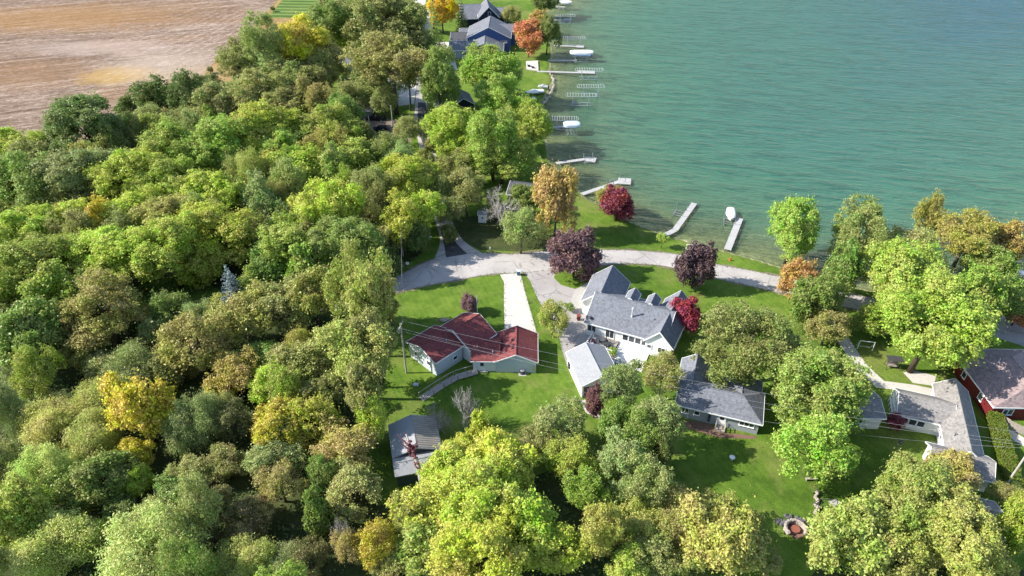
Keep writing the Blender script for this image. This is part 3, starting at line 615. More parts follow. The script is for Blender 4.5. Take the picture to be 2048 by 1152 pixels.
# --- shed
h = thing('shed', 'old dark green shed with grey tin roof and ribbed boards at the wood edge', 'shed', P(820, 960))
k = lambda x, y: (700 + x * .2604, 760 + y * .2604)
pa = P(*k(345, 725), 2.8); ua = np.array([math.cos(R(14)), math.sin(R(14)), 0]); va = np.array([-ua[1], ua[0], 0])
s1 = wing(h, pa + va * 2.9, pa + va * 2.9 + ua * 6.9, 6.3, 2.8, 4.1, 'v', 'siding_green', 'roof_light', .25, world=True, trim='metal_grey')
s2 = wing(h, pa - va * .2, pa - va * .2 + ua * 6.6, 3.6, 2.55, 3.2, 'u', 'siding_green', 'roof_light', .25, world=True, trim='metal_grey')
for j in np.arange(.25, 6.2, .42):                                            # wooden battens over the right-hand slope
    z0_, z1_ = roof_z(s1, 'v', 3.6, j), roof_z(s1, 'v', 6.85, j); MB().beam(s1.pt(3.6, j, z0_ + .03), s1.pt(6.85, j, z1_ + .03), .30, .05).build('batten', 'wood_grey', s1.roof)

# --- far bungalow roofs and lake houses
def far(name, label, A, B, Wd, ze, zr, ridge, wall, roof, wins=(), cat='house', **kw):
    hh = thing(name, label, cat, P(*A) if not kw.get('world') else V3(A) * (1, 1, 0)); w_ = wing(hh, A, B, Wd, ze, zr, ridge, wall, roof, **kw)
    for x in wins: window(w_, *x)
    return hh, w_
k = lambda x, y: (880 + x / 8.228, y / 8.228)
hb, wb = far('house', 'tall blue lake house with wide front gable and grey roof', k(435, 625), k(1170, 630), 15.5, 5.0, 8.9, 'v', 'siding_blue', 'roof_grey',
             [('front', 9.6, 3.6, 1.5, .6, 2), ('front', 13.4, 3.6, 2.3, .6, 3)])
q0 = wb.pt(-6.5, 3.0, 0); wing(hb, q0, q0 + wb.u * 9, 9, 3.2, 5.0, 'u', 'siding_blue', 'roof_dark', .4, world=True)
q0 = wb.pt(12.0, 8.0, 0); wing(hb, q0, q0 + wb.u * 6, 6.0, 5.2, 7.2, 'u', 'siding_blue', 'roof_grey', .4, world=True)
q0 = wb.pt(-4.0, 13.0, 0); w2 = wing(hb, q0, q0 + wb.u * 7, 6, 3.2, 4.2, 'u', 'siding_blue', 'roof_grey', .4, world=True)
hb, wb = far('house', 'grey house with white trimmed gable and pale roof below the blue house', k(140, 830), k(540, 830), 9.5, 3.0, 4.8, 'u', 'siding_grey', 'roof_grey',
             [('front', 1.6, 1.5, .9, 1.8, 1), ('front', 5.2, 1.6, 1.4, 1.0, 2)], L=13.0)
q0 = wb.pt(6.2, -1.2, 0); w2 = wing(hb, q0, q0 + wb.u * 13.6, 11.5, 3.1, 6.0, 'v', 'siding_blue', 'roof_grey', .4, world=True); window(w2, 'front', 7.6, 2.4, 2.0, 1.0, 2)
hb, wb = far('house', 'navy lake house with steep grey roof and small attic window', k(630, 300), k(985, 290), 14, 4.6, 8.8, 'v', 'siding_navy', 'roof_grey', [('front', 4.2, 6.0, 1.1, 1.6, 1)])
q0 = wb.pt(-7.0, 4.0, 0); w2 = wing(hb, q0, q0 + wb.u * 9, 14, 3.4, 7.4, 'u', 'siding_navy', 'roof_grey', .4, world=True)
q0 = wb.pt(6.5, 5.0, 0); w2 = wing(hb, q0, q0 + wb.u * 6.5, 9, 4.6, 6.2, 'u', 'siding_navy', 'roof_grey', .4, world=True); window(w2, 'front', 4.6, 2.6, 1.0, 2.2, 1)
far('house', 'navy walled house half hidden behind the lane trees', (905, 212), (950, 208), 9, 3.6, 5.6, 'v', 'siding_navy', 'roof_grey', [('front', 1.2, 1.7, 1.2, 1.2, 2)])
far('garage', 'white sided garage tucked behind the lane trees', (868, 205), (902, 203), 7, 2.7, 4.0, 'u', 'siding_white', 'roof_grey', [('front', 1.6, 1.5, 1.0, 1.0, 1)], cat='garage')
far('house', 'slate roofed bungalow behind the bright yellow tree', (655, 128), (712, 127), 8, 2.8, 4.6, 'u', 'siding_taupe', 'roof_grey', [('front', 2.5, 1.5, 1.2, 1.0, 2)])
far('house', 'pale blue sided house beside the dappled lane', (742, 196), (788, 196), 8, 2.8, 4.6, 'u', 'siding_pale', 'roof_grey', [('front', 2.0, 1.5, 1.2, 1.0, 2), ('front', 5.0, 1.5, 1.2, 1.0, 2)])
far('cottage', 'dark roofed cottage behind the bare grey tree', (1012, 388), (1066, 396), 7, 2.8, 4.6, 'u', 'siding_taupe', 'roof_dark', [('front', 1.6, 1.5, 1.0, 1.0, 1)], cat='cottage')
far('shed', 'tiny white garden shed with a square window by the bare tree', (955, 430), (973, 431), 2.0, 2.0, 2.6, 'u', 'siding_white', 'roof_light', [('front', .95, 1.3, .5, .5, 1)], cat='shed', o=.12)
far('bungalow', 'shaded brown bungalow at the end of the gravel parking pad', (704, 222), (742, 222), 6, 2.6, 4.0, 'u', 'siding_taupe', 'roof_brown', [('front', 1.6, 1.4, 1.0, .9, 1)], cat='bungalow')
far('cottage', 'small grey roofed cottage beyond the golden hedgerow trees', (1938, 1062), (2012, 1080), 6, 2.5, 3.8, 'u', 'siding_white', 'roof_brown', [('front', 1.5, 1.4, .9, .9, 1)], cat='cottage')

# ------------------------------------------------------------------ docks and boat lifts
DKZ = .12
def dock(label, line, width=1.25, ext=None, sect=3.0, posts=True, group=None):
    pts = [P(*q_, DKZ) for q_ in line]; root = thing('dock', label, 'dock', pts[0] * (1, 1, 0) + (0, 0, DKZ), group)
    rects = []
    for i in range(len(pts) - 1):
        a_, b_ = pts[i], pts[i + 1]; L_ = np.linalg.norm(b_ - a_); n_ = max(1, round(L_ / sect)); d = (b_ - a_) / L_; x = np.array([d[1], -d[0], 0])
        for k_ in range(n_): rects.append((a_ + (b_ - a_) * k_ / n_, a_ + (b_ - a_) * (k_ + 1) / n_, x, width))
    if ext:
        (e0, e1, ew) = ext; a_, b_ = P(*e0, DKZ), P(*e1, DKZ); d = unit(b_ - a_); rects.append((a_ + (0, 0, .012), b_ + (0, 0, .012), np.array([d[1], -d[0], 0]), ew))
    for (a_, b_, x, w_) in rects:
        d = unit(b_ - a_); a2, b2 = a_ + d * .025, b_ - d * .025
        mb = MB(); mb.slab([a2 - x * w_ / 2, b2 - x * w_ / 2, b2 + x * w_ / 2, a2 + x * w_ / 2], .06)
        for s in (-1, 1): mb.beam(a2 + x * s * (w_ / 2 - .06) + (0, 0, -.12), b2 + x * s * (w_ / 2 - .06) + (0, 0, -.12), .08, .14)
        so_ = mb.build('deck_section', 'dock_deck', root)
        for s in (-1, 1): MB().tube([b2 + x * s * (w_ / 2 + .05) + (0, 0, -1.9), b2 + x * s * (w_ / 2 + .05) + (0, 0, .22)], .045, 6).build('leg', 'metal_grey', so_)
    return root
dock('short white dock beside the topmost covered boat', [(1076, 12), (1130, 14)])
dock('white dock beside the dark slatted canopy frame', [(1096, 39), (1143, 40)], ext=((1128, 38), (1143, 38.5), 2.2))
dock('white dock with wide end platform behind the orange tree', [(1108, 91), (1168, 93)], ext=((1152, 92.5), (1168, 93), 2.6))
dock('narrow blue shaded dock leading to the covered pontoon boat', [(1096, 120.5), (1153, 120)])
dock('long white dock with mooring posts from the patio lawn', [(1074, 142.5), (1190, 146)], ext=((1155, 143), (1190, 144), 2.4))
dock('short dock under the pale blue canopy', [(1096, 255), (1134, 252)])
dock('dock with square end platform reaching from the tree shade', [(1112, 326), (1178, 317)], ext=((1172, 318), (1192, 320), 2.6))
dock('long slanting dock with broad end deck behind the red maple', [(1164, 388), (1244, 361)], ext=((1236, 361), (1262, 363), 3.2))
dock('dog-leg dock with no boat from the grassy bank', [(1328, 471), (1350, 459.6), (1389, 406)], 1.3)
dock('straight white dock beside the shrouded boat', [(1455, 499), (1480, 436)], 1.45)

def tube_arc(c, u, v, w, h0, h1, n=7):
    return [c + v * (w * math.cos(math.pi * k_ / (n - 1))) + np.array([0, 0, h0 + (h1 - h0) * math.sin(math.pi * k_ / (n - 1))]) for k_ in range(n)]
def lift(label, px, L=7.5, wd=2.7, ang=0, top=2.7, cover=None, frame=True, cradle=True, mat='metal_white', group=None):
    c = P(*px, top) * (1, 1, 0); u = np.array([math.cos(R(ang)), math.sin(R(ang)), 0]); v = np.array([-u[1], u[0], 0])
    root = thing('boat_lift', label, 'boat lift', c + (0, 0, WZ), group)
    pl, pw = L * .26, wd * .42
    for i in (-1, 1):
        for j in (-1, 1):
            q_ = c + u * pl * i + v * pw * j; MB().beam(q_ + (0, 0, -1.9), q_ + (0, 0, top if frame or cover else 1.5), .11).build('post', mat, root)
    if cradle:
        for j in (-1, 1):
            MB().beam(c - u * pl * 1.25 + v * pw * j + (0, 0, WZ + .35), c + u * pl * 1.25 + v * pw * j + (0, 0, WZ + .35), .12).build('side_beam', mat, root)
        for i in (-.8, -.1, .8): MB().beam(c + u * pl * i - v * pw + (0, 0, WZ + .45), c + u * pl * i + v * pw + (0, 0, WZ + .45), .1).build('cross_beam', 'metal_grey', root)
    if frame:
        mb = MB(); hw = wd / 2
        for j in (-1, 1): mb.tube([c - u * L * .46 + v * hw * j + (0, 0, top), c + u * L * .46 + v * hw * j + (0, 0, top)], .05, 5)
        for i in (-1, 1):
            e = [c + u * i * (L * .46 + .35 * math.sin(a_)) + v * hw * math.cos(a_) + np.array([0, 0, top]) for a_ in np.linspace(0, math.pi, 6)]; mb.tube(e, .05, 5)
        fo = mb.build('canopy_frame', mat, root)
        n_ = 11
        for k_ in range(n_):
            cc_ = c + u * L * (-.43 + .86 * k_ / (n_ - 1)); MB().tube(tube_arc(cc_, u, v, hw, top, top + .55), .045, 5).build('rib', mat, fo)
    if cover:
        mb = MB(); hw = wd / 2 + .1; n_, m_ = 9, 9; vs = []
        for i in range(n_ + 1):
            f_ = -1 + 2 * i / n_; e = (1 - abs(f_) ** 6 * .35); cc_ = c + u * f_ * L / 2
            for j in range(m_):
                a_ = math.pi * j / (m_ - 1); vs.append(cc_ + v * hw * e * math.cos(a_) + np.array([0, 0, top - .35 + (.35 if 0 < j < m_ - 1 else 0) + .55 * e * math.sin(a_)]))
        mb.add(vs, [(i * m_ + j, i * m_ + j + 1, (i + 1) * m_ + j + 1, (i + 1) * m_ + j) for i in range(n_) for j in range(m_ - 1)] + [tuple(range(m_)), tuple(reversed(range(n_ * m_, n_ * m_ + m_)))])
        mb.build('canopy', cover, root, smooth=False)
    return root, c, u, v
lift('boat lift with dark slatted canopy frame by the white dock', (1131, 31), 8.4)
lift('boat lift with empty canopy frame and tall post beside the platform dock', (1148, 76), 9.2)
lift('boat lift under a rounded white canopy holding a pontoon boat', (1163, 104), 8.2, 3.2, 0, 2.9, 'canvas_white', False)
lift('boat lift with ribbed frame at the tip of the long white dock', (1179, 139.5), 9.6, 3.0, -2)
lift('boat lift with empty ribbed canopy frame farther from the shore, standing alone', (1182, 172.5), 8.8, 2.8, 0)
lift('boat lift with ribbed canopy frame standing nearer the sandy shallows', (1162.5, 190), 9.8, 2.8, -3)
lift('boat lift with shaded slatted frame behind the blue canopy', (1129, 237), 8.0, 2.7, -2)
lift('boat lift with flat pale blue canopy at the short dock', (1143.5, 248), 4.6, 3.2, 3, 2.4, 'canvas_blue', False)
lift('boat lift under a white canopy at the topmost dock', (1127, 4), 7.0, 3.0, 0, 2.8, 'canvas_white', False)
lift('low boat lift with crossed uprights by the broad end dock', (1234, 352), 6.5, 3.0, 24, 1.6, None, False, mat='metal_grey')
lift('boat lift of tangled grey arms beside the dog-leg dock', (1361, 414), 5.6, 2.8, 62, 1.6, None, False, mat='metal_grey')
lift('boat lift of low grey rails carrying the shrouded boat', (1461, 432), 5.4, 2.8, 75, 1.4, None, False, mat='metal_grey')
lift('boat lift of thin white uprights beside the square end platform', (1178, 309), 4.5, 2.4, 4, 1.6, None, False)
def boat(label, px, L, wd, ang, z, cover='canvas_white', cat='boat', name='boat'):
    c = P(*px, z); u = np.array([math.cos(R(ang)), math.sin(R(ang)), 0]); v = np.array([-u[1], u[0], 0]); root = thing(name, label, cat, c)
    st_ = [(-.5, .82, .0), (-.25, .95, .0), (0, 1, .02), (.2, .9, .06), (.36, .62, .12), (.46, .3, .2), (.5, .06, .28)]
    vs = []; cs = []
    for (s, w_, rz) in st_:
        hp = {0: .38, .2: .10}.get(s, .12 if s < 0 else 0)
        for (a_, b_) in ((-1, .62), (-.72, .15), (0, 0), (.72, .15), (1, .62)): vs.append(c + u * s * L + v * a_ * w_ * wd / 2 + np.array([0, 0, b_ + rz]))
        for (a_, b_) in ((-1.03, .58), (-.62, .70 + .10 * w_ + hp), (0, .74 + .16 * w_ + hp * 1.2), (.62, .70 + .10 * w_ + hp), (1.03, .58)): cs.append(c + u * s * L * 1.01 + v * a_ * w_ * wd / 2 + np.array([0, 0, b_ + rz * .6]))
    n_ = len(st_); fs = [(i * 5 + j, i * 5 + j + 1, (i + 1) * 5 + j + 1, (i + 1) * 5 + j) for i in range(n_ - 1) for j in range(4)] + [(0, 1, 2, 3, 4)]
    MB().add(vs, fs).build('hull', 'hull_white', root); MB().add(cs, fs + [tuple(range((n_ - 1) * 5, n_ * 5))]).build('cover', cover, root)
    for sgn in (-1, 1): MB().tube([c + u * s_ * L + v * sgn * w_ * wd / 2 * 1.03 + np.array([0, 0, .60 + rz]) for (s_, w_, rz) in st_], .05, 5).build('rub_rail', 'metal_dark', root)
    for s_ in (-.3, 0.0, .25): MB().tube([c + u * s_ * L + v * a_ * wd * .45 + np.array([0, 0, .68 + .42 * (1 - abs(a_)) * (1.5 if s_ == 0 else .8)]) for a_ in (-1, -.6, 0, .6, 1)], .025, 4).build('strap', 'metal_dark', root)
    mo = MB().box(c - u * (L * .5 + .18) + (0, 0, .5), .35, .4, .8, u, v, (0, 0, 1)); mo.build('outboard_motor', 'metal_dark', root); return root
boat('white boat shrouded in a pale cover on a low lift', (1461, 433), 5.2, 2.3, 255, .05)
boat('white pontoon boat sitting under the rounded canopy', (1163, 114), 6.5, 2.4, 180, -.3, 'canvas_blue')
boat('boat under the white canopy at the topmost dock', (1127, 9), 5.6, 2.3, 180, -.3, 'tarp_grey')
boat('white covered boat parked on the shaded lake bank', (1068, 187), 6.2, 2.6, 200, .25)
boat('small pale dinghy lying on the bank below the covered boat', (1058, 203), 4.4, 1.8, 215, .12, 'canvas_blue')
boat('white boat moored by the road bend trees', (2008, 548), 6.5, 2.4, 175, -.35)
boat('grey upturned rowing boat on the lawn edge beside the rock edging', (1086, 176), 3.4, 1.5, 160, .1, 'tarp_grey')

# lake edge rocks
rng = random.Random(5)
rk = thing('rock_edging', 'row of grey stones edging the lawn beside the long dock', 'rocks', P(1106, 160))
for i in range(34):
    f_ = i / 33; p0 = P(1101 + 7 * math.sin(f_ * 3.1) - 22 * max(0, f_ - .45), 143 + 62 * f_); s = rng.uniform(.28, .55)
    MB().ball(p0 + (rng.uniform(-.3, .3), rng.uniform(-.3, .3), -.1), s, s * rng.uniform(.7, 1.2), s * .7, 6, 4, .25, rng).build('stone', 'stone', rk)
pa_ = thing('lakeside_patio', 'pale timber patio with seats and steps at the top of the lake bank', 'patio', P(1062, 132))
mb = MB(); mb.slab([p + (0, 0, .35) for p in (P(1052, 124), P(1076, 123), P(1077, 143), P(1053, 140))], .3); mb.build('platform', 'concrete_pale', pa_)
for q_ in ((1058, 133), (1066, 136)):
    c = P(*q_, .35); mb = MB(); mb.box(c + (0, 0, .3), 1.0, 1.0, .3); mb.box(c + (-.45, 0, .65), .15, 1.0, .5); mb.build('seat', 'metal_dark', pa_)

# ------------------------------------------------------------------ vehicles
def car(label, px, ang, paint, pickup=False, group=None):
    c = P(*px); u = np.array([math.cos(R(ang)), math.sin(R(ang)), 0]); v = np.array([-u[1], u[0], 0]); root = thing('parked_car' if not pickup else 'pickup_truck', label, 'car' if not pickup else 'truck', c, group)
    L_, Wc = (5.4, 1.95) if pickup else (4.7, 1.85)
    prof = [(-.5, .35), (-.5, .85), (-.44, .98), (.22, 1.0), (.40, .92), (.5, .72), (.5, .35)]
    def loft(pr, w0, zoff=0, taper=None):
        mb = MB(); n_ = len(pr); vs = []
        for s in (-1, 1):
            for (x, zz) in pr: vs.append(c + u * x * L_ + v * s * w0 / 2 * (taper(zz) if taper else 1) + np.array([0, 0, zz + zoff]))
        mb.add(vs, [tuple(range(n_)), tuple(reversed(range(n_, 2 * n_)))] + [(i, n_ + i, n_ + (i + 1) % n_, (i + 1) % n_) for i in range(n_)]); return mb
    body = loft(prof, Wc).build('body', paint, root)
    cab = [(-.02, .98), (.03, 1.62), (.20, 1.66), (.33, 1.0)] if pickup else [(-.48, .96), (-.40, 1.55), (.08, 1.58), (.26, .98)]
    tp = lambda zz: 1 - .22 * max(0, zz - 1.0)
    loft(cab, Wc * .94, 0, tp).build('cabin', paint, root)
    x0, x1 = cab[1][0], cab[2][0]
    ws = [c + u * cab[3][0] * L_ * .985 + v * s * Wc * .40 + np.array([0, 0, 1.06]) for s in (-1, 1)] + [c + u * (x1 + .02) * L_ + v * s * Wc * .36 + np.array([0, 0, 1.60]) for s in (1, -1)]
    MB().add([p + u * .05 for p in ws] + [p + u * .01 for p in ws], [(0, 1, 2, 3), (7, 6, 5, 4), (0, 4, 5, 1), (1, 5, 6, 2), (2, 6, 7, 3), (3, 7, 4, 0)]).build('windscreen', 'glass_dark', root)
    for s in (-1, 1):
        MB().box(c + u * (x0 + x1) / 2 * L_ + v * s * Wc * .455 + (0, 0, 1.28), (x1 - x0) * L_ * .9, .05, .4, u, v, (0, 0, 1)).build('side_window', 'glass_dark', root)
        for x in (-.31, .31):
            q_ = c + u * x * L_ + v * s * (Wc / 2 - .1) + (0, 0, .34); wo_ = MB().tube([q_ - v * .11, q_ + v * .11], .34, 12).build('wheel', 'rubber', root); MB().tube([q_ - v * .125, q_ + v * .125], .19, 10).build('rim', 'metal_grey', wo_)
        MB().box(c + u * L_ * .495 + v * s * Wc * .36 + (0, 0, .72), .08, .36, .16, u, v, (0, 0, 1)).build('headlight', 'glass_pale', root)
    if pickup: MB().box(c - u * L_ * .26 + (0, 0, 1.0), L_ * .42, Wc * .8, .06, u, v, (0, 0, 1)).build('load_bed', 'rubber', root)
car('dark navy saloon car parked on the gravel pad by white posts', (762, 262), 178, 'paint_navy'); car('black pickup truck parked in shade beyond the navy car', (752, 240), 178, 'paint_black', True)

# ------------------------------------------------------------------ poles and wires
def pole(label, base_px, hgt, arm=True, lean=(0, 0), trans=False):
    c = P(*base_px); root = thing('utility_pole', label, 'utility pole', c); top = c + (lean[0], lean[1], hgt)
    MB().tube([c - (0, 0, .3), c + (V3((lean[0], lean[1], hgt))) * .5, top], [.16, .14, .11], 8).build('shaft', 'wood_pole', root)
    if arm:
        MB().beam(top + (-.2, -1.0, -.5), top + (.2, 1.0, -.5), .12).build('crossarm', 'wood_pole', root)
        for s in (-.9, 0, .9): MB().tube([top + (.2 * s, s, -.45), top + (.2 * s, s, -.2)], [.07, .04], 6).build('insulator', 'metal_white', root)
    if trans: MB().tube([top + (-.35, 0, -1.9), top + (-.35, 0, -.95)], .24, 10).build('transformer', 'metal_grey', root)
    return top
tA = pole('grey utility pole with transformer beside the red-roofed house', (813, 746), 10.6, True, (0, 0), True)
tB = pole('utility pole in the hedge at the lane corner', (806, 512), 8.5, True)
tC = pole('leaning utility pole rising past the clipped hedge', (2012, 970), 9.5, True, (.2, .1))
tD = pole('thin utility pole on the lane by the parking pad', (787, 262), 7.5, False); tE = pole('slim white post pole at the front of the gravel pad', (742, 275), 6.5, False)
def wire(name, label, a, b, sag, r=.022, group=None):
    a, b = V3(a), V3(b); n_ = 18; pts = [a + (b - a) * k_ / n_ + np.array([0, 0, -sag * 4 * (k_ / n_) * (1 - k_ / n_)]) for k_ in range(n_ + 1)]
    me_ = MB().tube(pts, r, 4).build(name, 'wire', None, base=a); tagit(me_, label, 'cable', group); return me_
for i, (dz_, sag, s) in enumerate(((-.25, 1.7, -.9), (-.25, 1.5, .9), (-1.6, 2.3, 0.0))):
    wire('overhead_wire', 'thin overhead wire slung from the transformer pole across the back gardens', tA + (.2 * s, s, dz_), tC + (.2 * s, s, dz_), sag, .011, 'wires over the back gardens')
for s in (.9,): wire('overhead_wire', 'overhead wire running between the transformer pole and the lane corner pole', tB + (.2 * s, s, -.2), tA + (.2 * s, s, -.2), .5, .014)
wire('service_wire', 'service wire dropping to the corner of the red-roofed garage', tA + (0, 0, -.9), P(1073, 727, 2.7), .4, .012)
wire('service_wire', 'service wire reaching the end of the grey ranch house', P(1526, 842, 2.6), tC + (0, 0, -2), .8, .011)

# ------------------------------------------------------------------ yard things
def walkway():
    root = thing('wooden_walkway', 'weathered wooden stair walkway with rails below the red-roofed house', 'walkway', P(900, 760))
    pts = [P(954, 742, .35), P(912, 754, .35), P(884, 770, .25), P(842, 798, .1)]
    for i in range(3):
        a_, b_ = pts[i], pts[i + 1]; d = unit((b_ - a_) * (1, 1, 0)); x = np.array([d[1], -d[0], 0]); w_ = .6
        n_ = max(4, int(np.linalg.norm(b_ - a_) / .28))
        for k_ in range(n_):
            q_ = a_ + (b_ - a_) * (k_ + .5) / n_; MB().box(q_, .25, 1.25, .05, d, x, (0, 0, 1)).build('plank', 'wood_deck', root)
        for s in (-1, 1):
            mb = MB(); mb.beam(a_ + x * s * w_ + (0, 0, .9), b_ + x * s * w_ + (0, 0, .9), .09, .08); mb.beam(a_ + x * s * w_ + (0, 0, -.06), b_ + x * s * w_ + (0, 0, -.06), .07, .14); ro = mb.build('handrail', 'wood_deck', root)
            for f_ in (.02, .5, .98): q_ = a_ + (b_ - a_) * f_ + x * s * w_; MB().beam(q_ * (1, 1, 0), q_ + (0, 0, .9), .1).build('post', 'wood_grey', ro)
walkway()
def bin_(label, px, mat, lid='trim_dark'):
    c = P(*px); root = thing('wheelie_bin', label, 'bin', c); mb = MB()
    vs = [c + (x * (.26 if zz < .5 else .33), y * (.28 if zz < .5 else .38), zz) for zz in (.08, .98) for x, y in ((-1, -1), (1, -1), (1, 1), (-1, 1))]
    mb.add(vs, [(3, 2, 1, 0), (4, 5, 6, 7), (0, 1, 5, 4), (1, 2, 6, 5), (2, 3, 7, 6), (3, 0, 4, 7)]); mb.build('body', mat, root); MB().box(c + (0, .02, 1.03), .74, .86, .1).build('lid', lid, root)
    for s in (-1, 1): MB().tube([c + (s * .30 - .04, .3, .14), c + (s * .30 + .04, .3, .14)], .14, 10).build('wheel', 'rubber', root)
bin_('blue wheelie bin with pale lid at the foot of the concrete drive', (1037, 550), 'plastic_blue', 'canvas_blue'); bin_('brown wheelie bin beside the white garage wing', (1157, 640), 'plastic_red', 'plastic_red')
def ac(label, px, r=.45):
    c = P(*px); root = thing('air_conditioner', label, 'air conditioner', c); MB().tube([c, c + (0, 0, .75)], r, 12).build('casing', 'metal_dark', root); MB().tube([c + (0, 0, .75), c + (0, 0, .82)], [r * .9, r * .5], 12).build('fan_grille', 'metal_grey', root); MB().box(c + (0, 0, .02), 1.3, 1.3, .08).build('pad', 'concrete', root)
ac('round dark air conditioner behind the red-roofed garage', (1045, 747))
def goal(label, px, ang, wd=2.4, hgt=1.9):
    c = P(*px); u = np.array([math.cos(R(ang)), math.sin(R(ang)), 0]); v = np.array([-u[1], u[0], 0]); root = thing('goal_frame', label, 'goal', c)
    for s in (-1, 1):
        MB().tube([c + u * s * wd / 2, c + u * s * wd / 2 + (0, 0, hgt)], .06, 6).build('upright', 'trim_white', root); MB().tube([c + u * s * wd / 2 + (0, 0, hgt), c + u * s * wd / 2 + v * .9 + (0, 0, .05)], .04, 6).build('stay', 'trim_white', root)
    MB().tube([c - u * wd / 2 + (0, 0, hgt), c + u * wd / 2 + (0, 0, hgt)], .06, 6).build('crossbar', 'trim_white', root); MB().tube([c - u * wd / 2 + v * .9 + (0, 0, .05), c + u * wd / 2 + v * .9 + (0, 0, .05)], .04, 6).build('ground_bar', 'trim_white', root)
goal('white goal frame on the lakeside verge behind the dark purple tree', (1382, 505), -10, 2.2); goal('white goal frame on the shaded lawn by the pale path', (1729, 700), -12, 2.4)
def swing(label, px, ang):
    c = P(*px); u = np.array([math.cos(R(ang)), math.sin(R(ang)), 0]); v = np.array([-u[1], u[0], 0]); root = thing('garden_swing', label, 'swing', c)
    for s in (-1, 1):
        for t_ in (-1, 1): MB().tube([c + u * s * 1.1 + v * t_ * .7, c + u * s * 1.0 + (0, 0, 1.9)], .05, 6).build('leg', 'metal_dark', root)
    MB().slab([c + u * i * 1.25 + v * j * .7 + (0, 0, 2.0) for i, j in ((-1, -1), (1, -1), (1, 1), (-1, 1))], .06).build('canopy', 'metal_dark', root)
    MB().box(c + (0, 0, .5), 1.7, .6, .08, u, v, (0, 0, 1)).build('seat', 'wood_grey', root); MB().box(c + v * .3 + (0, 0, .8), 1.7, .06, .55, u, v, (0, 0, 1)).build('backrest', 'wood_grey', root)
swing('dark canopied garden swing on the lawn by the goal frame', (1783, 735), -8)
def frame_swing(label, px):
    c = P(*px); root = thing('swing_frame', label, 'swing', c)
    for s in (-1, 1):
        for t_ in (-1, 1): MB().tube([c + (s * 1.3, t_ * .9, 0), c + (s * 1.2, 0, 2.3)], .05, 6).build('leg', 'metal_dark', root)
    MB().tube([c + (-1.25, 0, 2.3), c + (1.25, 0, 2.3)], .05, 6).build('top_bar', 'metal_dark', root)
    for x in (-.5, .5):
        so_ = MB().box(c + (x, 0, .55), .45, .18, .05).build('seat', 'rubber', root)
        for s in (-1, 1): MB().tube([c + (x + s * .2, 0, .55), c + (x + s * .2, 0, 2.28)], .015, 4).build('chain', 'metal_grey', so_)
frame_swing('thin dark swing frame over a worn patch of lawn', (1648, 1020))
def firepit():
    root = thing('fire_pit', 'horseshoe stone fire pit with rust red hearth on the lawn', 'fire pit', P(1590, 1058)); rng = random.Random(3); c0 = P(1590, 1062)
    for i in range(30):
        a_ = R(-25 + 230 * i / 29); rr_ = 1.3
        for lv in range(3):
            s = rng.uniform(.17, .26); q_ = c0 + np.array([rr_ * math.cos(a_ + lv * .06), rr_ * .95 * math.sin(a_ + lv * .06), .12 + lv * .27]); MB().ball(q_, s, s, s * .75, 6, 4, .22, rng).build('stone', 'stone', root)
    for i in range(46):
        a_ = R(rng.uniform(20, 150)); r_ = rng.uniform(1.5, 2.5); s = rng.uniform(.16, .3); MB().ball(c0 + (r_ * math.cos(a_) * 1.1, r_ * math.sin(a_), .1), s, s, s * .7, 6, 4, .25, rng).build('stone', 'stone_dark', root)
    MB().tube([c0 + (0, -.1, .02), c0 + (0, -.1, .06)], 1.1, 16).build('hearth', 'soil_mulch', root); rg = MB().tube([c0 + (0, .1, .05), c0 + (0, .1, .42)], .62, 14, False); rg.build('fire_ring', 'brick_red', root); MB().tube([c0 + (0, .1, .3), c0 + (0, .1, .34)], .6, 14).build('grate', 'brick_red', root)
firepit()
sw = thing('stone_wall', 'low crumbling stone wall leading to the fire pit', 'wall', P(1632, 1030)); rng = random.Random(9)
for i in range(26):
    for lv in range(2):
        q_ = P(1632 + 3 * math.sin(i), 985 + 2.4 * i) + (rng.uniform(-.1, .1), 0, .15 + .26 * lv); s = rng.uniform(.16, .25); MB().ball(q_, s, s, s * .8, 6, 4, .2, rng).build('stone', 'stone', sw)
def simple_thing(name, label, cat, px, parts):
    c = P(*px); root = thing(name, label, cat, c)
    for pn, mt, fn in parts: mb = MB(); fn(mb, c); mb.build(pn, mt, root)
    return root
simple_thing('bird_bath', 'pale round bird bath on the shaded back lawn', 'bird bath', (1463, 920), [('stem', 'concrete', lambda m_, c: m_.tube([c, c + (0, 0, .5)], [.2, .12], 8)), ('basin', 'canvas_white', lambda m_, c: m_.tube([c + (0, 0, .45), c + (0, 0, .62)], [.2, .42], 14))])
simple_thing('bench', 'small wooden garden bench under the light green tree', 'bench', (1622, 960), [('seat', 'wood_deck', lambda m_, c: m_.box(c + (0, 0, .45), 1.6, .5, .06)), ('backrest', 'wood_deck', lambda m_, c: m_.box(c + (0, .25, .75), 1.6, .06, .5)), ('leg', 'wood_grey', lambda m_, c: m_.box(c + (-.7, 0, .21), .08, .45, .42)), ('leg', 'wood_grey', lambda m_, c: m_.box(c + (.7, 0, .21), .08, .45, .42))])
simple_thing('covered_mower', 'grey tarpaulin covered heap on the lawn beside the white gable', 'tarpaulin', (1805, 932), [('cover', 'tarp_grey', lambda m_, c: m_.ball(c + (0, 0, .45), 1.0, .75, .6, 9, 5, .18, random.Random(4))), ('base', 'wood_grey', lambda m_, c: m_.box(c + (0, 0, .08), 1.7, 1.2, .16))])
simple_thing('bird_feeder', 'dark bird feeder on a bent pole beside the covered heap', 'bird feeder', (1786, 905), [('pole', 'metal_dark', lambda m_, c: m_.tube([c, c + (.1, 0, 1.5), c + (.5, .1, 2.2)], .04, 6)), ('feeder', 'metal_dark', lambda m_, c: m_.tube([c + (.5, .1, 1.8), c + (.5, .1, 2.25)], [.22, .3], 8))])
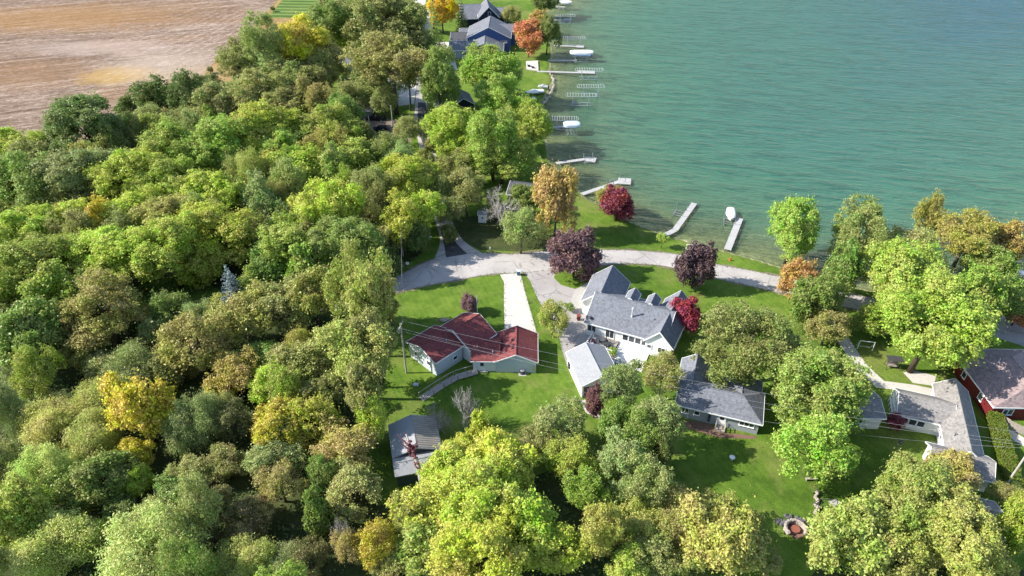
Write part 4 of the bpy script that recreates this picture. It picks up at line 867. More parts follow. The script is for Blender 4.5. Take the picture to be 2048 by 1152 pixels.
simple_thing('hydrant', 'small orange hydrant on the lakeside verge', 'hydrant', (1460, 521), [('barrel', 'plastic_orange', lambda m_, c: m_.tube([c, c + (0, 0, .55), c + (0, 0, .75)], [.17, .15, .06], 10)), ('side_cap', 'plastic_orange', lambda m_, c: m_.tube([c + (-.28, 0, .42), c + (.28, 0, .42)], .08, 8)), ('flange', 'plastic_orange', lambda m_, c: m_.tube([c, c + (0, 0, .06)], .25, 10))])
simple_thing('lamp_post', 'white garden lamp post on the lawn behind the white house', 'lamp post', (1252, 577), [('post', 'trim_white', lambda m_, c: m_.tube([c, c + (0, 0, 1.9)], [.06, .04], 8)), ('lantern', 'glass_pale', lambda m_, c: m_.tube([c + (0, 0, 1.9), c + (0, 0, 2.25)], [.13, .18], 8)), ('cap', 'trim_dark', lambda m_, c: m_.tube([c + (0, 0, 2.25), c + (0, 0, 2.4)], [.22, .04], 8))])
simple_thing('flagpole', 'slim white flagpole on the lawn by the round purple bush', 'flagpole', (955, 632), [('pole', 'trim_white', lambda m_, c: m_.tube([c, c + (0, 0, 4.6)], [.05, .035], 8)), ('finial', 'metal_grey', lambda m_, c: m_.ball(c + (0, 0, 4.66), .09, .09, .09))])
simple_thing('mailbox', 'white mailbox on a post where the lane meets the road', 'mailbox', (980, 506), [('post', 'wood_grey', lambda m_, c: m_.beam(c, c + (0, 0, 1.1), .12)), ('box', 'trim_white', lambda m_, c: m_.box(c + (0, 0, 1.2), .25, .5, .28))])
simple_thing('road_sign', 'small white road sign at the shaded lane corner', 'road sign', (860, 490), [('post', 'metal_grey', lambda m_, c: m_.tube([c, c + (0, 0, 2.3)], .035, 6)), ('plate', 'trim_white', lambda m_, c: m_.box(c + (0, -.04, 2.1), 1.1, .03, .28))])
simple_thing('notice_sign', 'square white sign in front of the lane corner hedge', 'sign', (816, 536), [('post', 'wood_grey', lambda m_, c: m_.beam(c, c + (0, 0, 1.2), .1)), ('plate', 'trim_white', lambda m_, c: m_.box(c + (0, -.07, 1.2), .7, .04, .6))])
simple_thing('garden_stone', 'pale flat boulder on the lawn behind the red-roofed house', 'boulder', (888, 641), [('boulder', 'stone', lambda m_, c: m_.ball(c + (0, 0, .1), .8, .6, .3, 9, 5, .15, random.Random(8))), ('chip', 'stone', lambda m_, c: m_.ball(c + (.9, .2, .05), .2, .2, .12, 7, 4, .2, random.Random(9)))])
simple_thing('water_butt', 'pale plastic drum lying on the dark lawn by the walkway', 'drum', (832, 772), [('drum', 'canvas_blue', lambda m_, c: m_.tube([c + (-.35, 0, .3), c + (.35, 0, .3)], .3, 12)), ('lid', 'trim_white', lambda m_, c: m_.tube([c + (.35, 0, .3), c + (.4, 0, .3)], .27, 12))])
# deck furniture
def furniture(i, j, z, label):
    c = m.pt(i, j, z); root = thing('patio_table', label, 'table', c); MB().tube([c + (0, 0, .70), c + (0, 0, .74)], .6, 14).build('table_top', 'metal_dark', root); MB().tube([c, c + (0, 0, .7)], .06, 8).build('stem', 'metal_dark', root); MB().tube([c, c + (0, 0, .05)], .35, 10).build('foot', 'metal_dark', root)
    cu = thing('patio_umbrella', 'closed dark patio umbrella standing in the deck table', 'umbrella', c + (0, 0, .75)); MB().tube([c + (0, 0, .75), c + (0, 0, 2.5)], .03, 6).build('pole', 'metal_grey', cu); MB().tube([c + (0, 0, 1.2), c + (0, 0, 1.6), c + (0, 0, 2.45)], [.10, .16, .04], 8).build('canopy', 'metal_dark', cu)
furniture(4.7, -1.9, DZ, 'round dark table on the white house deck')
for k_, (i, j, an) in enumerate(((3.7, -1.6, 0), (4.6, -.9, 90), (5.6, -1.9, 180), (4.8, -2.8, 270), (2.4, -1.0, 0), (2.4, -2.4, 0))):
    c = m.pt(i, j, DZ); a_ = R(an - 24); u = np.array([math.cos(a_), math.sin(a_), 0]); v = np.array([-u[1], u[0], 0]); mt = 'metal_dark' if k_ < 4 else 'trim_white'
    root = thing('patio_chair', 'dark metal chair drawn up to the round deck table' if k_ < 4 else 'white garden chair at the far end of the deck', 'chair', c, 'chairs round the deck table' if k_ < 4 else 'white chairs on the deck')
    MB().box(c + (0, 0, .44), .5, .5, .05, u, v, (0, 0, 1)).build('seat', mt, root); MB().box(c - u * .24 + (0, 0, .75), .05, .5, .55, u, v, (0, 0, 1)).build('backrest', mt, root)
    for x in (-.22, .22):
        for y in (-.22, .22): MB().beam(c + u * x + v * y, c + u * x + v * y + (0, 0, .44), .04).build('leg', mt, root)
simple_thing('flower_planter', 'round terracotta planter of red flowers by the detached garage', 'planter', (1183, 690), [('pot', 'brick_red', lambda m_, c: m_.tube([c, c + (0, 0, .55)], [.5, .75], 12)), ('blooms', 'plastic_red', lambda m_, c: m_.ball(c + (0, 0, .65), .75, .75, .4, 10, 6, .25, random.Random(2)))])
# board fence of the red house
fr_ = thing('board_fence', 'weathered brown board fence curving in front of the dark red house', 'fence', P(2010, 850))
fl = smooth_line([P(1986, 824)[:2], P(1996, 840)[:2], P(2016, 856)[:2], P(2052, 872)[:2], P(2120, 892)[:2]], 10); cum = 0
for i in range(len(fl) - 1):
    a_, b_ = fl[i], fl[i + 1]; Ls = np.linalg.norm(b_ - a_); n_ = max(1, round(Ls / .16)); d = unit(np.array([*(b_ - a_), 0])); x = np.array([-d[1], d[0], 0])
    for k_ in range(n_):
        q_ = np.array([*(a_ + (b_ - a_) * (k_ + .5) / n_), 0]); hh = 1.55 + random.Random(i * 50 + k_).uniform(-.05, .05); MB().box(q_ + (0, 0, hh / 2), Ls / n_ * .92, .03, hh, d, x, (0, 0, 1)).build('board', 'wood_grey', fr_)
    MB().box(np.array([*(a_ + b_) / 2, 1.2]) + x * .04, Ls, .05, .1, d, x, (0, 0, 1)).build('rail', 'wood_grey', fr_)
# dead trunk wrapped in red vine by the shed
c = P(846, 985); root = thing('dead_tree', 'broken dead trunk wrapped in dark red creeper leaning over the shed', 'tree', c)
tp_ = P(820, 890, 6.2); md = (c + tp_) / 2 + (.3, 0, .8)
MB().tube([c, md, tp_, P(812, 868, 7.2)], [.34, .27, .2, .1], 8).build('trunk', 'wood_pole', root)
for k_, e in enumerate(((795, 870, 6.9), (808, 862, 7.4), (836, 882, 6.6), (800, 884, 6.0))): MB().tube([tp_ - (0, 0, .4 + .3 * k_), P(*e)], [.14, .05], 6).build('branch', 'vine_red', root)
rg_ = random.Random(6); mb = MB()
for k_ in range(70):
    f_ = rg_.random() ** .7; q_ = c + (tp_ - c) * (.35 + .7 * f_) + (.3 * (1 - f_), 0, .7 * (1 - abs(2 * f_ - 1))); s = rg_.uniform(.12, .3); mb.ball(q_ + (rg_.gauss(0, .22), rg_.gauss(0, .22), rg_.gauss(0, .2)), s, s, s * .8, 5, 4, .4, rg_)
mb.build('creeper', 'vine_red', root)

# ------------------------------------------------------------------ trees
def leaf_cards(name, c, n, s, mat, rs, long=.62, down=False, parts_mat=None):
    N = len(c); r = rs.normal(size=(N, 3))
    if down: r = r * .45 + np.array([0, 0, -1.0])
    n = n / np.linalg.norm(n, axis=1, keepdims=True)
    t1 = r - (r * n).sum(1, keepdims=True) * n; t1 /= np.linalg.norm(t1, axis=1, keepdims=True) + 1e-9; t2 = np.cross(n, t1)
    s = s[:, None]; fold = n * s * .18
    v = np.stack([c + t1 * s, c + t2 * s * long + fold, c - t1 * s, c - t2 * s * long + fold], 1).reshape(-1, 3)
    return np_mesh(name, v, np.arange(4 * N).reshape(N, 4), mat)
def fib(n, rs, zmin=-.6):
    k_ = np.arange(n) + .5; z_ = 1 - (1 - zmin) * k_ / n; ph = k_ * 2.39996 + rs.uniform(0, 6.28); r_ = np.sqrt(1 - z_ ** 2)
    return np.stack([r_ * np.cos(ph), r_ * np.sin(ph), z_], 1)
def make_crown(key, seed, lobes, lobe_r, sub, per, leaf, reach=.62, zmin=-.5, clump=.115, tall=0.0, down=False, long=.62, gap=.0, rnd=.42, inner=.3):
    """unit crown (radius about 1): limbs carry uneven lobes, lobes carry leaf clumps, clumps carry leaves"""
    rs = np.random.RandomState(seed); d = fib(lobes, rs, zmin); d += rs.normal(size=d.shape) * .22; d /= np.linalg.norm(d, axis=1, keepdims=True)
    ph = rs.uniform(0, 6.28, 4); az = np.arctan2(d[:, 1], d[:, 0])
    bulge = 1 + .24 * np.sin(2 * az + ph[0]) + .13 * np.sin(3 * az + ph[1] + 2 * d[:, 2]) + .12 * np.sin(4 * d[:, 2] + ph[2])
    rad = reach * bulge * rs.uniform(.78, 1.14, lobes); lr = lobe_r * rs.uniform(.62, 1.35, lobes)
    lc = d * rad[:, None]; lc[:, 2] += .10 * rs.normal(size=lobes)
    if tall: lc[:, :2] *= (1 - tall * np.clip(lc[:, 2:3] + .2, 0, 1))
    keep = rs.rand(lobes) > gap; keep[0] = True; lc, d, lr = lc[keep], d[keep], lr[keep]; C, Nn, S = [], [], []
    up_ = np.array([0, 0, 1.0])
    for i in range(len(lc)):
        q_ = fib(sub, rs, -.75) + rs.normal(size=(sub, 3)) * .25; q_ = q_ + d[i] * .45; q_ /= np.linalg.norm(q_, axis=1, keepdims=True)
        cc_ = lc[i] + q_ * lr[i] * rs.uniform(.50, 1.15, (sub, 1)) * np.array([.86, .86, 1.18]); cr_ = clump * rs.uniform(.6, 1.5, sub)
        for j in range(sub):
            k_ = max(5, int(per * (cr_[j] / clump) ** 1.6 * rs.uniform(.7, 1.2))); o_ = rs.normal(size=(k_, 3)); o_ /= np.linalg.norm(o_, axis=1, keepdims=True)
            o_ = o_ + q_[j] * .35 + up_ * .45; o_ /= np.linalg.norm(o_, axis=1, keepdims=True)
            p_ = cc_[j] + o_ * cr_[j] * rs.uniform(.55, 1.15, (k_, 1)) * np.array([1, 1, .72])
            if down: p_[:, 2] -= np.abs(rs.normal(size=k_)) * cr_[j] * 1.1
            fz = rs.rand(k_) < .22; p_[fz] += rs.normal(size=(int(fz.sum()), 3)) * cr_[j] * .75
            C.append(p_); Nn.append(o_ * .7 + up_ * .25 + rs.normal(size=(k_, 3)) * rnd); S.append(leaf * rs.uniform(.5, 1.45, k_))
    me_ = leaf_cards('crown_' + key, np.concatenate(C), np.concatenate(Nn), np.concatenate(S), 'leaf', rs, long, down)
    return me_, lc
def make_trunk(key, lc, ratio, seed, rad=.055, bend=.06, fork=.35, twigs=0):
    """unit trunk reaching from the ground (z = -ratio) into the crown, with a limb to every lobe"""
    rs = np.random.RandomState(seed); mb = MB(); base = np.array([0, 0, -ratio]); b1 = rs.normal(size=3) * bend; b1[2] = 0
    spine = [base, base * .6 + b1 * .6, np.array([0, 0, -fork]) + b1, np.array([0, 0, .1]) + b1 * .5, np.array([0, 0, .45])]
    mb.tube(spine, [rad * 1.35, rad, rad * .85, rad * .5, rad * .2], 7)
    for p in lc[::(1 if len(lc) < 26 else 2)]:
        s_ = spine[2] + (spine[3] - spine[2]) * rs.rand() * .9; md = s_ + (p - s_) * .5 + np.array([0, 0, -.06]) + rs.normal(size=3) * .04
        mb.tube([s_, md, p], [rad * .42, rad * .26, rad * .08], 5, False)
        for _ in range(twigs):
            e = p + rs.normal(size=3) * .16; mb.tube([md + (p - md) * .5, e], [rad * .14, rad * .03], 4, False)
    me_ = bpy.data.meshes.new('trunk_' + key); me_.from_pydata(mb.v, [], mb.f); me_.update(); me_.polygons.foreach_set('use_smooth', [True] * len(me_.polygons)); me_.materials.append(MATS['bark']); return me_
def bare_mesh(key, seed, ratio, depth_=5, spread=.62, rad=.07):
    rs = np.random.RandomState(seed); mb = MB()
    def grow(p, d_, L_, r_, k_):
        e = p + d_ * L_; mid = p + d_ * L_ * .5 + rs.normal(size=3) * L_ * .07; mb.tube([p, mid, e], [r_, r_ * .8, r_ * .62], 5 if k_ > 2 else 3, False)
        if k_ == 0: return
        for _ in range(3 if k_ > 1 else 4):
            nd = unit(d_ + rs.normal(size=3) * spread + np.array([0, 0, .16])); grow(e if rs.rand() < .7 else mid, nd, L_ * rs.uniform(.62, .86), r_ * .58, k_ - 1)
    for _ in range(3): grow(np.array([0, 0, -ratio]), unit(np.array([rs.normal() * .4, rs.normal() * .4, 1.0])), .62 * ratio / 1.2, rad, depth_)
    v_ = np.array(mb.v); top = v_[:, 2].max(); s_ = np.percentile(np.abs(v_[:, :2]), 97); v_[:, :2] /= s_; v_[:, 2] = -ratio + (v_[:, 2] + ratio) * (1 + ratio) / (top + ratio)
    me_ = bpy.data.meshes.new('branches_' + key); me_.from_pydata([tuple(x) for x in v_], [], mb.f); me_.update(); me_.materials.append(MATS['bark']); return me_
def conifer_crown(key, seed, layers=13, per=26, leaf=.06):
    rs = np.random.RandomState(seed); C, Nn, S = [], [], []
    for k_ in range(layers):
        f_ = k_ / (layers - 1); z_ = -1 + 2 * f_; r_ = (1 - f_) ** .85 * .98 + .05; nb = max(4, int(11 * (1 - f_) + 4))
        for b_ in range(nb):
            a_ = 2 * math.pi * (b_ + rs.rand() * .6) / nb + k_; L_ = r_ * rs.uniform(.75, 1.12); n_ = max(6, int(per * L_ * 1.6)); t_ = rs.rand(n_) ** .7
            sp = (rs.rand(n_) - .5) * .34 * (1.15 - t_) * (.4 + L_); dx, dy = math.cos(a_), math.sin(a_)
            C.append(np.stack([dx * t_ * L_ - dy * sp, dy * t_ * L_ + dx * sp, z_ - t_ * L_ * .16 + rs.normal(size=n_) * .02 + .09 * t_ ** 3], 1)); Nn.append(np.array([dx * .3, dy * .3, .9]) + rs.normal(size=(n_, 3)) * .35); S.append(leaf * rs.uniform(.7, 1.3, n_))
    me_ = leaf_cards('crown_' + key, np.concatenate(C), np.concatenate(Nn), np.concatenate(S), 'leaf', rs, .4)
    return me_, np.array([[.3 * math.cos(a_), .3 * math.sin(a_), z_] for a_, z_ in zip(np.arange(10) * 2.4, np.linspace(-.7, .3, 10))])
PROTO = {}
def proto(kind, var):
    k_ = (kind, var)
    if k_ in PROTO: return PROTO[k_]
    key = kind + str(var); sd_ = 11 + var * 17 + ord(kind)
    if kind == 'B': r_ = make_crown(key, sd_, 22, .35, 28, 38, .038, .64, -.55, .105, rnd=.62)                                # broad, heavy clumps
    elif kind == 'O': r_ = make_crown(key, sd_, 26, .31, 22, 30, .031, .68, -.5, .10, gap=.12, rnd=.8)                        # open, airy
    elif kind == 'W': r_ = make_crown(key, sd_, 18, .38, 34, 50, .030, .60, -.4, .12, down=True, long=.34, rnd=.6)            # feathery willow
    elif kind == 'D': r_ = make_crown(key, sd_, 28, .32, 22, 34, .047, .62, -.75, .11, rnd=.7)                                # dense ornamental
    elif kind == 'T': r_ = make_crown(key, sd_, 26, .28, 18, 30, .060, .68, -.9, .12, tall=.6, rnd=.7)
    elif kind == 'S': r_ = make_crown(key, sd_, 14, .36, 14, 22, .075, .56, -.4, .15, rnd=.7)                                 # bush
    elif kind == 'L': r_ = make_crown(key, sd_, 30, .30, 34, 58, .0235, .68, -.55, .078, rnd=.55)                             # broad and large: finer leaves
    elif kind == 'P': r_ = make_crown(key, sd_, 34, .27, 28, 44, .0225, .70, -.5, .076, gap=.1, rnd=.75)                       # open and large
    elif kind == 'C': r_ = conifer_crown(key, sd_)
    PROTO[k_] = r_; return r_
TRK = {}
def trunk_mesh(kind, var, ratio):
    k_ = (kind, var, ratio)
    if k_ not in TRK:
        if kind == 'X': TRK[k_] = bare_mesh('X%d' % var, 5 + var, ratio)
        else: TRK[k_] = make_trunk('%s%d' % (kind, var), proto(kind, var)[1], ratio, 7 + var, .05 if kind != 'C' else .035, twigs=2 if kind in 'OP' else 0, fork=.4)
    return TRK[k_]
# leaf colours, and how they are called
CL = {'YG': ((.330, .410, .045), 'bright yellow-green'), 'YL': ((.430, .410, .035), 'lemon yellow'), 'LG': ((.215, .325, .045), 'fresh light green'), 'G': ((.115, .215, .042), 'mid green'),
      'DG': ((.065, .128, .036), 'deep green'), 'GG': ((.190, .270, .110), 'pale grey-green'), 'OL': ((.215, .250, .090), 'dull olive'), 'OLY': ((.265, .295, .075), 'olive yellow'), 'WG': ((.330, .395, .120), 'feathery pale green'),
      'BG': ((.190, .265, .115), 'blue-green'), 'GY': ((.440, .375, .045), 'golden yellow'), 'YE': ((.640, .460, .030), 'vivid yellow'), 'AM': ((.285, .245, .080), 'amber brown'), 'BR': ((.235, .230, .085), 'brownish'), 'TN': ((.300, .285, .115), 'tan brown'),
      'OR': ((.450, .200, .080), 'orange'), 'GO': ((.430, .285, .090), 'golden orange'), 'PU': ((.215, .115, .115), 'purple'), 'PD': ((.140, .075, .080), 'dark purple'), 'RD': ((.330, .045, .072), 'crimson'), 'RM': ((.210, .040, .058), 'maroon'),
      'BL': ((.240, .275, .285), 'silver blue'), 'DB': ((.095, .100, .050), 'dark brown-green'), 'PG': ((.240, .330, .095), 'pale green'), 'MG': ((.150, .240, .045), 'rich green'), 'DO': ((.130, .160, .050), 'dark olive')}
for k_ in CL:
    if k_ not in ('PU', 'PD', 'RD', 'RM', 'OR', 'GO', 'YE', 'BL'): CL[k_] = (tuple((np.array(CL[k_][0]) * .74 + np.array((.300, .310, .095)) * .26) * np.array((1.58, 1.48, 1.20))), CL[k_][1])
KW = {'B': 'broadleaf tree', 'O': 'airy thin-leaved tree', 'W': 'willow-like tree', 'D': 'rounded ornamental tree', 'T': 'narrow upright tree', 'S': 'bush', 'C': 'conifer', 'X': 'bare leafless tree'}
BARKC = {'O': (.20, .17, .14, 1), 'X': (.62, .58, .54, 1)}
PLACES = [((60, 330), 'at the corner of the brown field'), ((330, 230), 'along the brown field margin'), ((540, 150), 'where the field meets the mown lawn'), ((720, 90), 'behind the far bungalows'), ((430, 330), 'in the woods below the brown field'),
          ((620, 330), 'in the woods beside the parking pad'), ((800, 300), 'beside the shaded lane'), ((90, 560), 'in the deep woods by the dirt path'), ((330, 520), 'around the small grassy clearing'), ((660, 450), 'in the woods by the lane corner'),
          ((470, 640), 'around the silver conifer'), ((700, 640), 'at the wood edge facing the red-roofed house'), ((200, 690), 'overhanging the dirt path'), ((130, 860), 'in the willow thicket'), ((320, 900), 'in the tangled middle of the woods'),
          ((600, 880), 'behind the green shed'), ((560, 1040), 'in the dark scrub below the shed'), ((150, 1080), 'in the thicket at the wood bottom'), ((900, 1000), 'in the yellow grove in front of the shed'), ((1110, 880), 'at the lower end of the sloping lawn'),
          ((1280, 800), 'in front of the white house'), ((1270, 1050), 'below the shaded back lawn'), ((1450, 1080), 'at the foot of the back lawn'), ((1500, 700), 'shading the grey ranch house'), ((1650, 840), 'between the ranch house and the small cottage'),
          ((1620, 570), 'beside the road bend'), ((1720, 490), 'on the lake bank past the docks'), ((1930, 480), 'at the lake end of the road'), ((1850, 640), 'over the pale garden path'), ((1830, 1030), 'below the L shaped house'), ((2030, 1040), 'by the far cottage'),
          ((1130, 500), 'where the drive meets the road'), ((1110, 400), 'by the lane and lakeside lawn'), ((980, 280), 'on the wooded lake point'), ((950, 160), 'behind the navy walled house'), ((1080, 70), 'by the blue lake house'), ((890, 40), 'across the lane from the blue house'), ((820, 390), 'along the lower lane')]
TCOUNT = {}; SPOTS = []
def tree(cx, cy, w, hh, kind='B', col='G', ratio=None, label=None, cat=None, minb=.78, name=None, wp=None):
    zc = 5.0; ratio = ratio or {'D': 1.08, 'S': 1.02, 'W': 1.12, 'C': 1.12, 'T': 1.12, 'X': 1.2, 'O': 1.28}.get(kind, 1.22)
    for _ in range(8):
        p = P(cx, cy, zc); dep_ = depth_of(p); a = w / 2 * dep_ / FPX; hm = hh / 2 * dep_ / FPX; th = math.atan2(CAM_H - zc, p[1])
        b = math.sqrt(max(hm ** 2 - (a * math.sin(th)) ** 2, 0)) / math.cos(th); b = min(max(b, minb * a), 1.9 * a); zc = ratio * b
    if wp:
        a, b = wp[2], wp[3]; zc = ratio * b; p = np.array([wp[0], wp[1], zc])
    i = len(TCOUNT); TCOUNT[i] = 1; SPOTS.append((p[0], p[1])); rs = np.random.RandomState(i * 7 + 3); nv = {'B': 6, 'O': 5, 'W': 3, 'D': 3, 'T': 2, 'S': 3, 'C': 2, 'X': 3}[kind]; var = i % nv; gk = kind
    if a > 5.6 and kind in 'BO': gk = {'B': 'L', 'O': 'P'}[kind]; var = i % (4 if kind == 'B' else 3)
    c0, cw = CL.get(col, ((.2, .2, .2), 'grey')); top = zc + b
    if label is None:
        pl = min(PLACES, key=lambda q_: (q_[0][0] - cx) ** 2 + 1.5 * (q_[0][1] - cy) ** 2)[1]; szw = 'tall ' if top > 14 else ('small ' if top < 5.5 else ('mid-sized ' if top < 9.5 else ''))
        label = (szw + ('grey ' if kind == 'X' else cw + ' ') + KW[kind] + ' ' + pl)
    cat = cat or ('bush' if kind == 'S' else 'tree')
    name = name or {'B': 'broadleaf_tree', 'O': 'airy_tree', 'W': 'willow_tree', 'D': 'ornamental_tree', 'T': 'upright_tree', 'S': 'bush', 'C': 'conifer_tree', 'X': 'bare_tree'}[kind]
    root = thing(name, label, cat, (p[0], p[1], 0)); rz = rs.uniform(0, 6.28)
    j = rs.uniform(.90, 1.10)
    jit = np.clip(np.array(c0) * (1.0 if col not in ('PU', 'PD', 'RD', 'RM', 'OR', 'GO', 'YE', 'BL') else 1.3) * rs.uniform(.88, 1.14) * (1 + rs.uniform(-.10, .10, 3) * np.array([1, .5, .5])), 0, 1)
    gr = 1.10 if cx < 780 and not wp and kind in 'BOW' else .95
    ex, ey = a * gr * j, a * gr / j; b *= max(1.0, gr * .97); zc = ratio * b
    tr_ = bpy.data.objects.new('trunk' if kind != 'X' else 'branches', trunk_mesh(gk, var, ratio)); COL.objects.link(tr_); tr_.parent = root; tr_.location = (0, 0, zc); tr_.scale = (ex, ey, b); tr_.rotation_euler = (0, 0, rz); tr_.color = BARKC.get(kind, (.11, .085, .065, 1))
    if kind != 'X':
        cr = bpy.data.objects.new('crown', proto(gk, var)[0]); COL.objects.link(cr); cr.parent = root; cr.location = (0, 0, zc); cr.scale = (ex, ey, b); cr.rotation_euler = (0, 0, rz); cr.color = (*jit, 1)
    LAB.setdefault(label, []).append(root)
    return root
LAB = {}
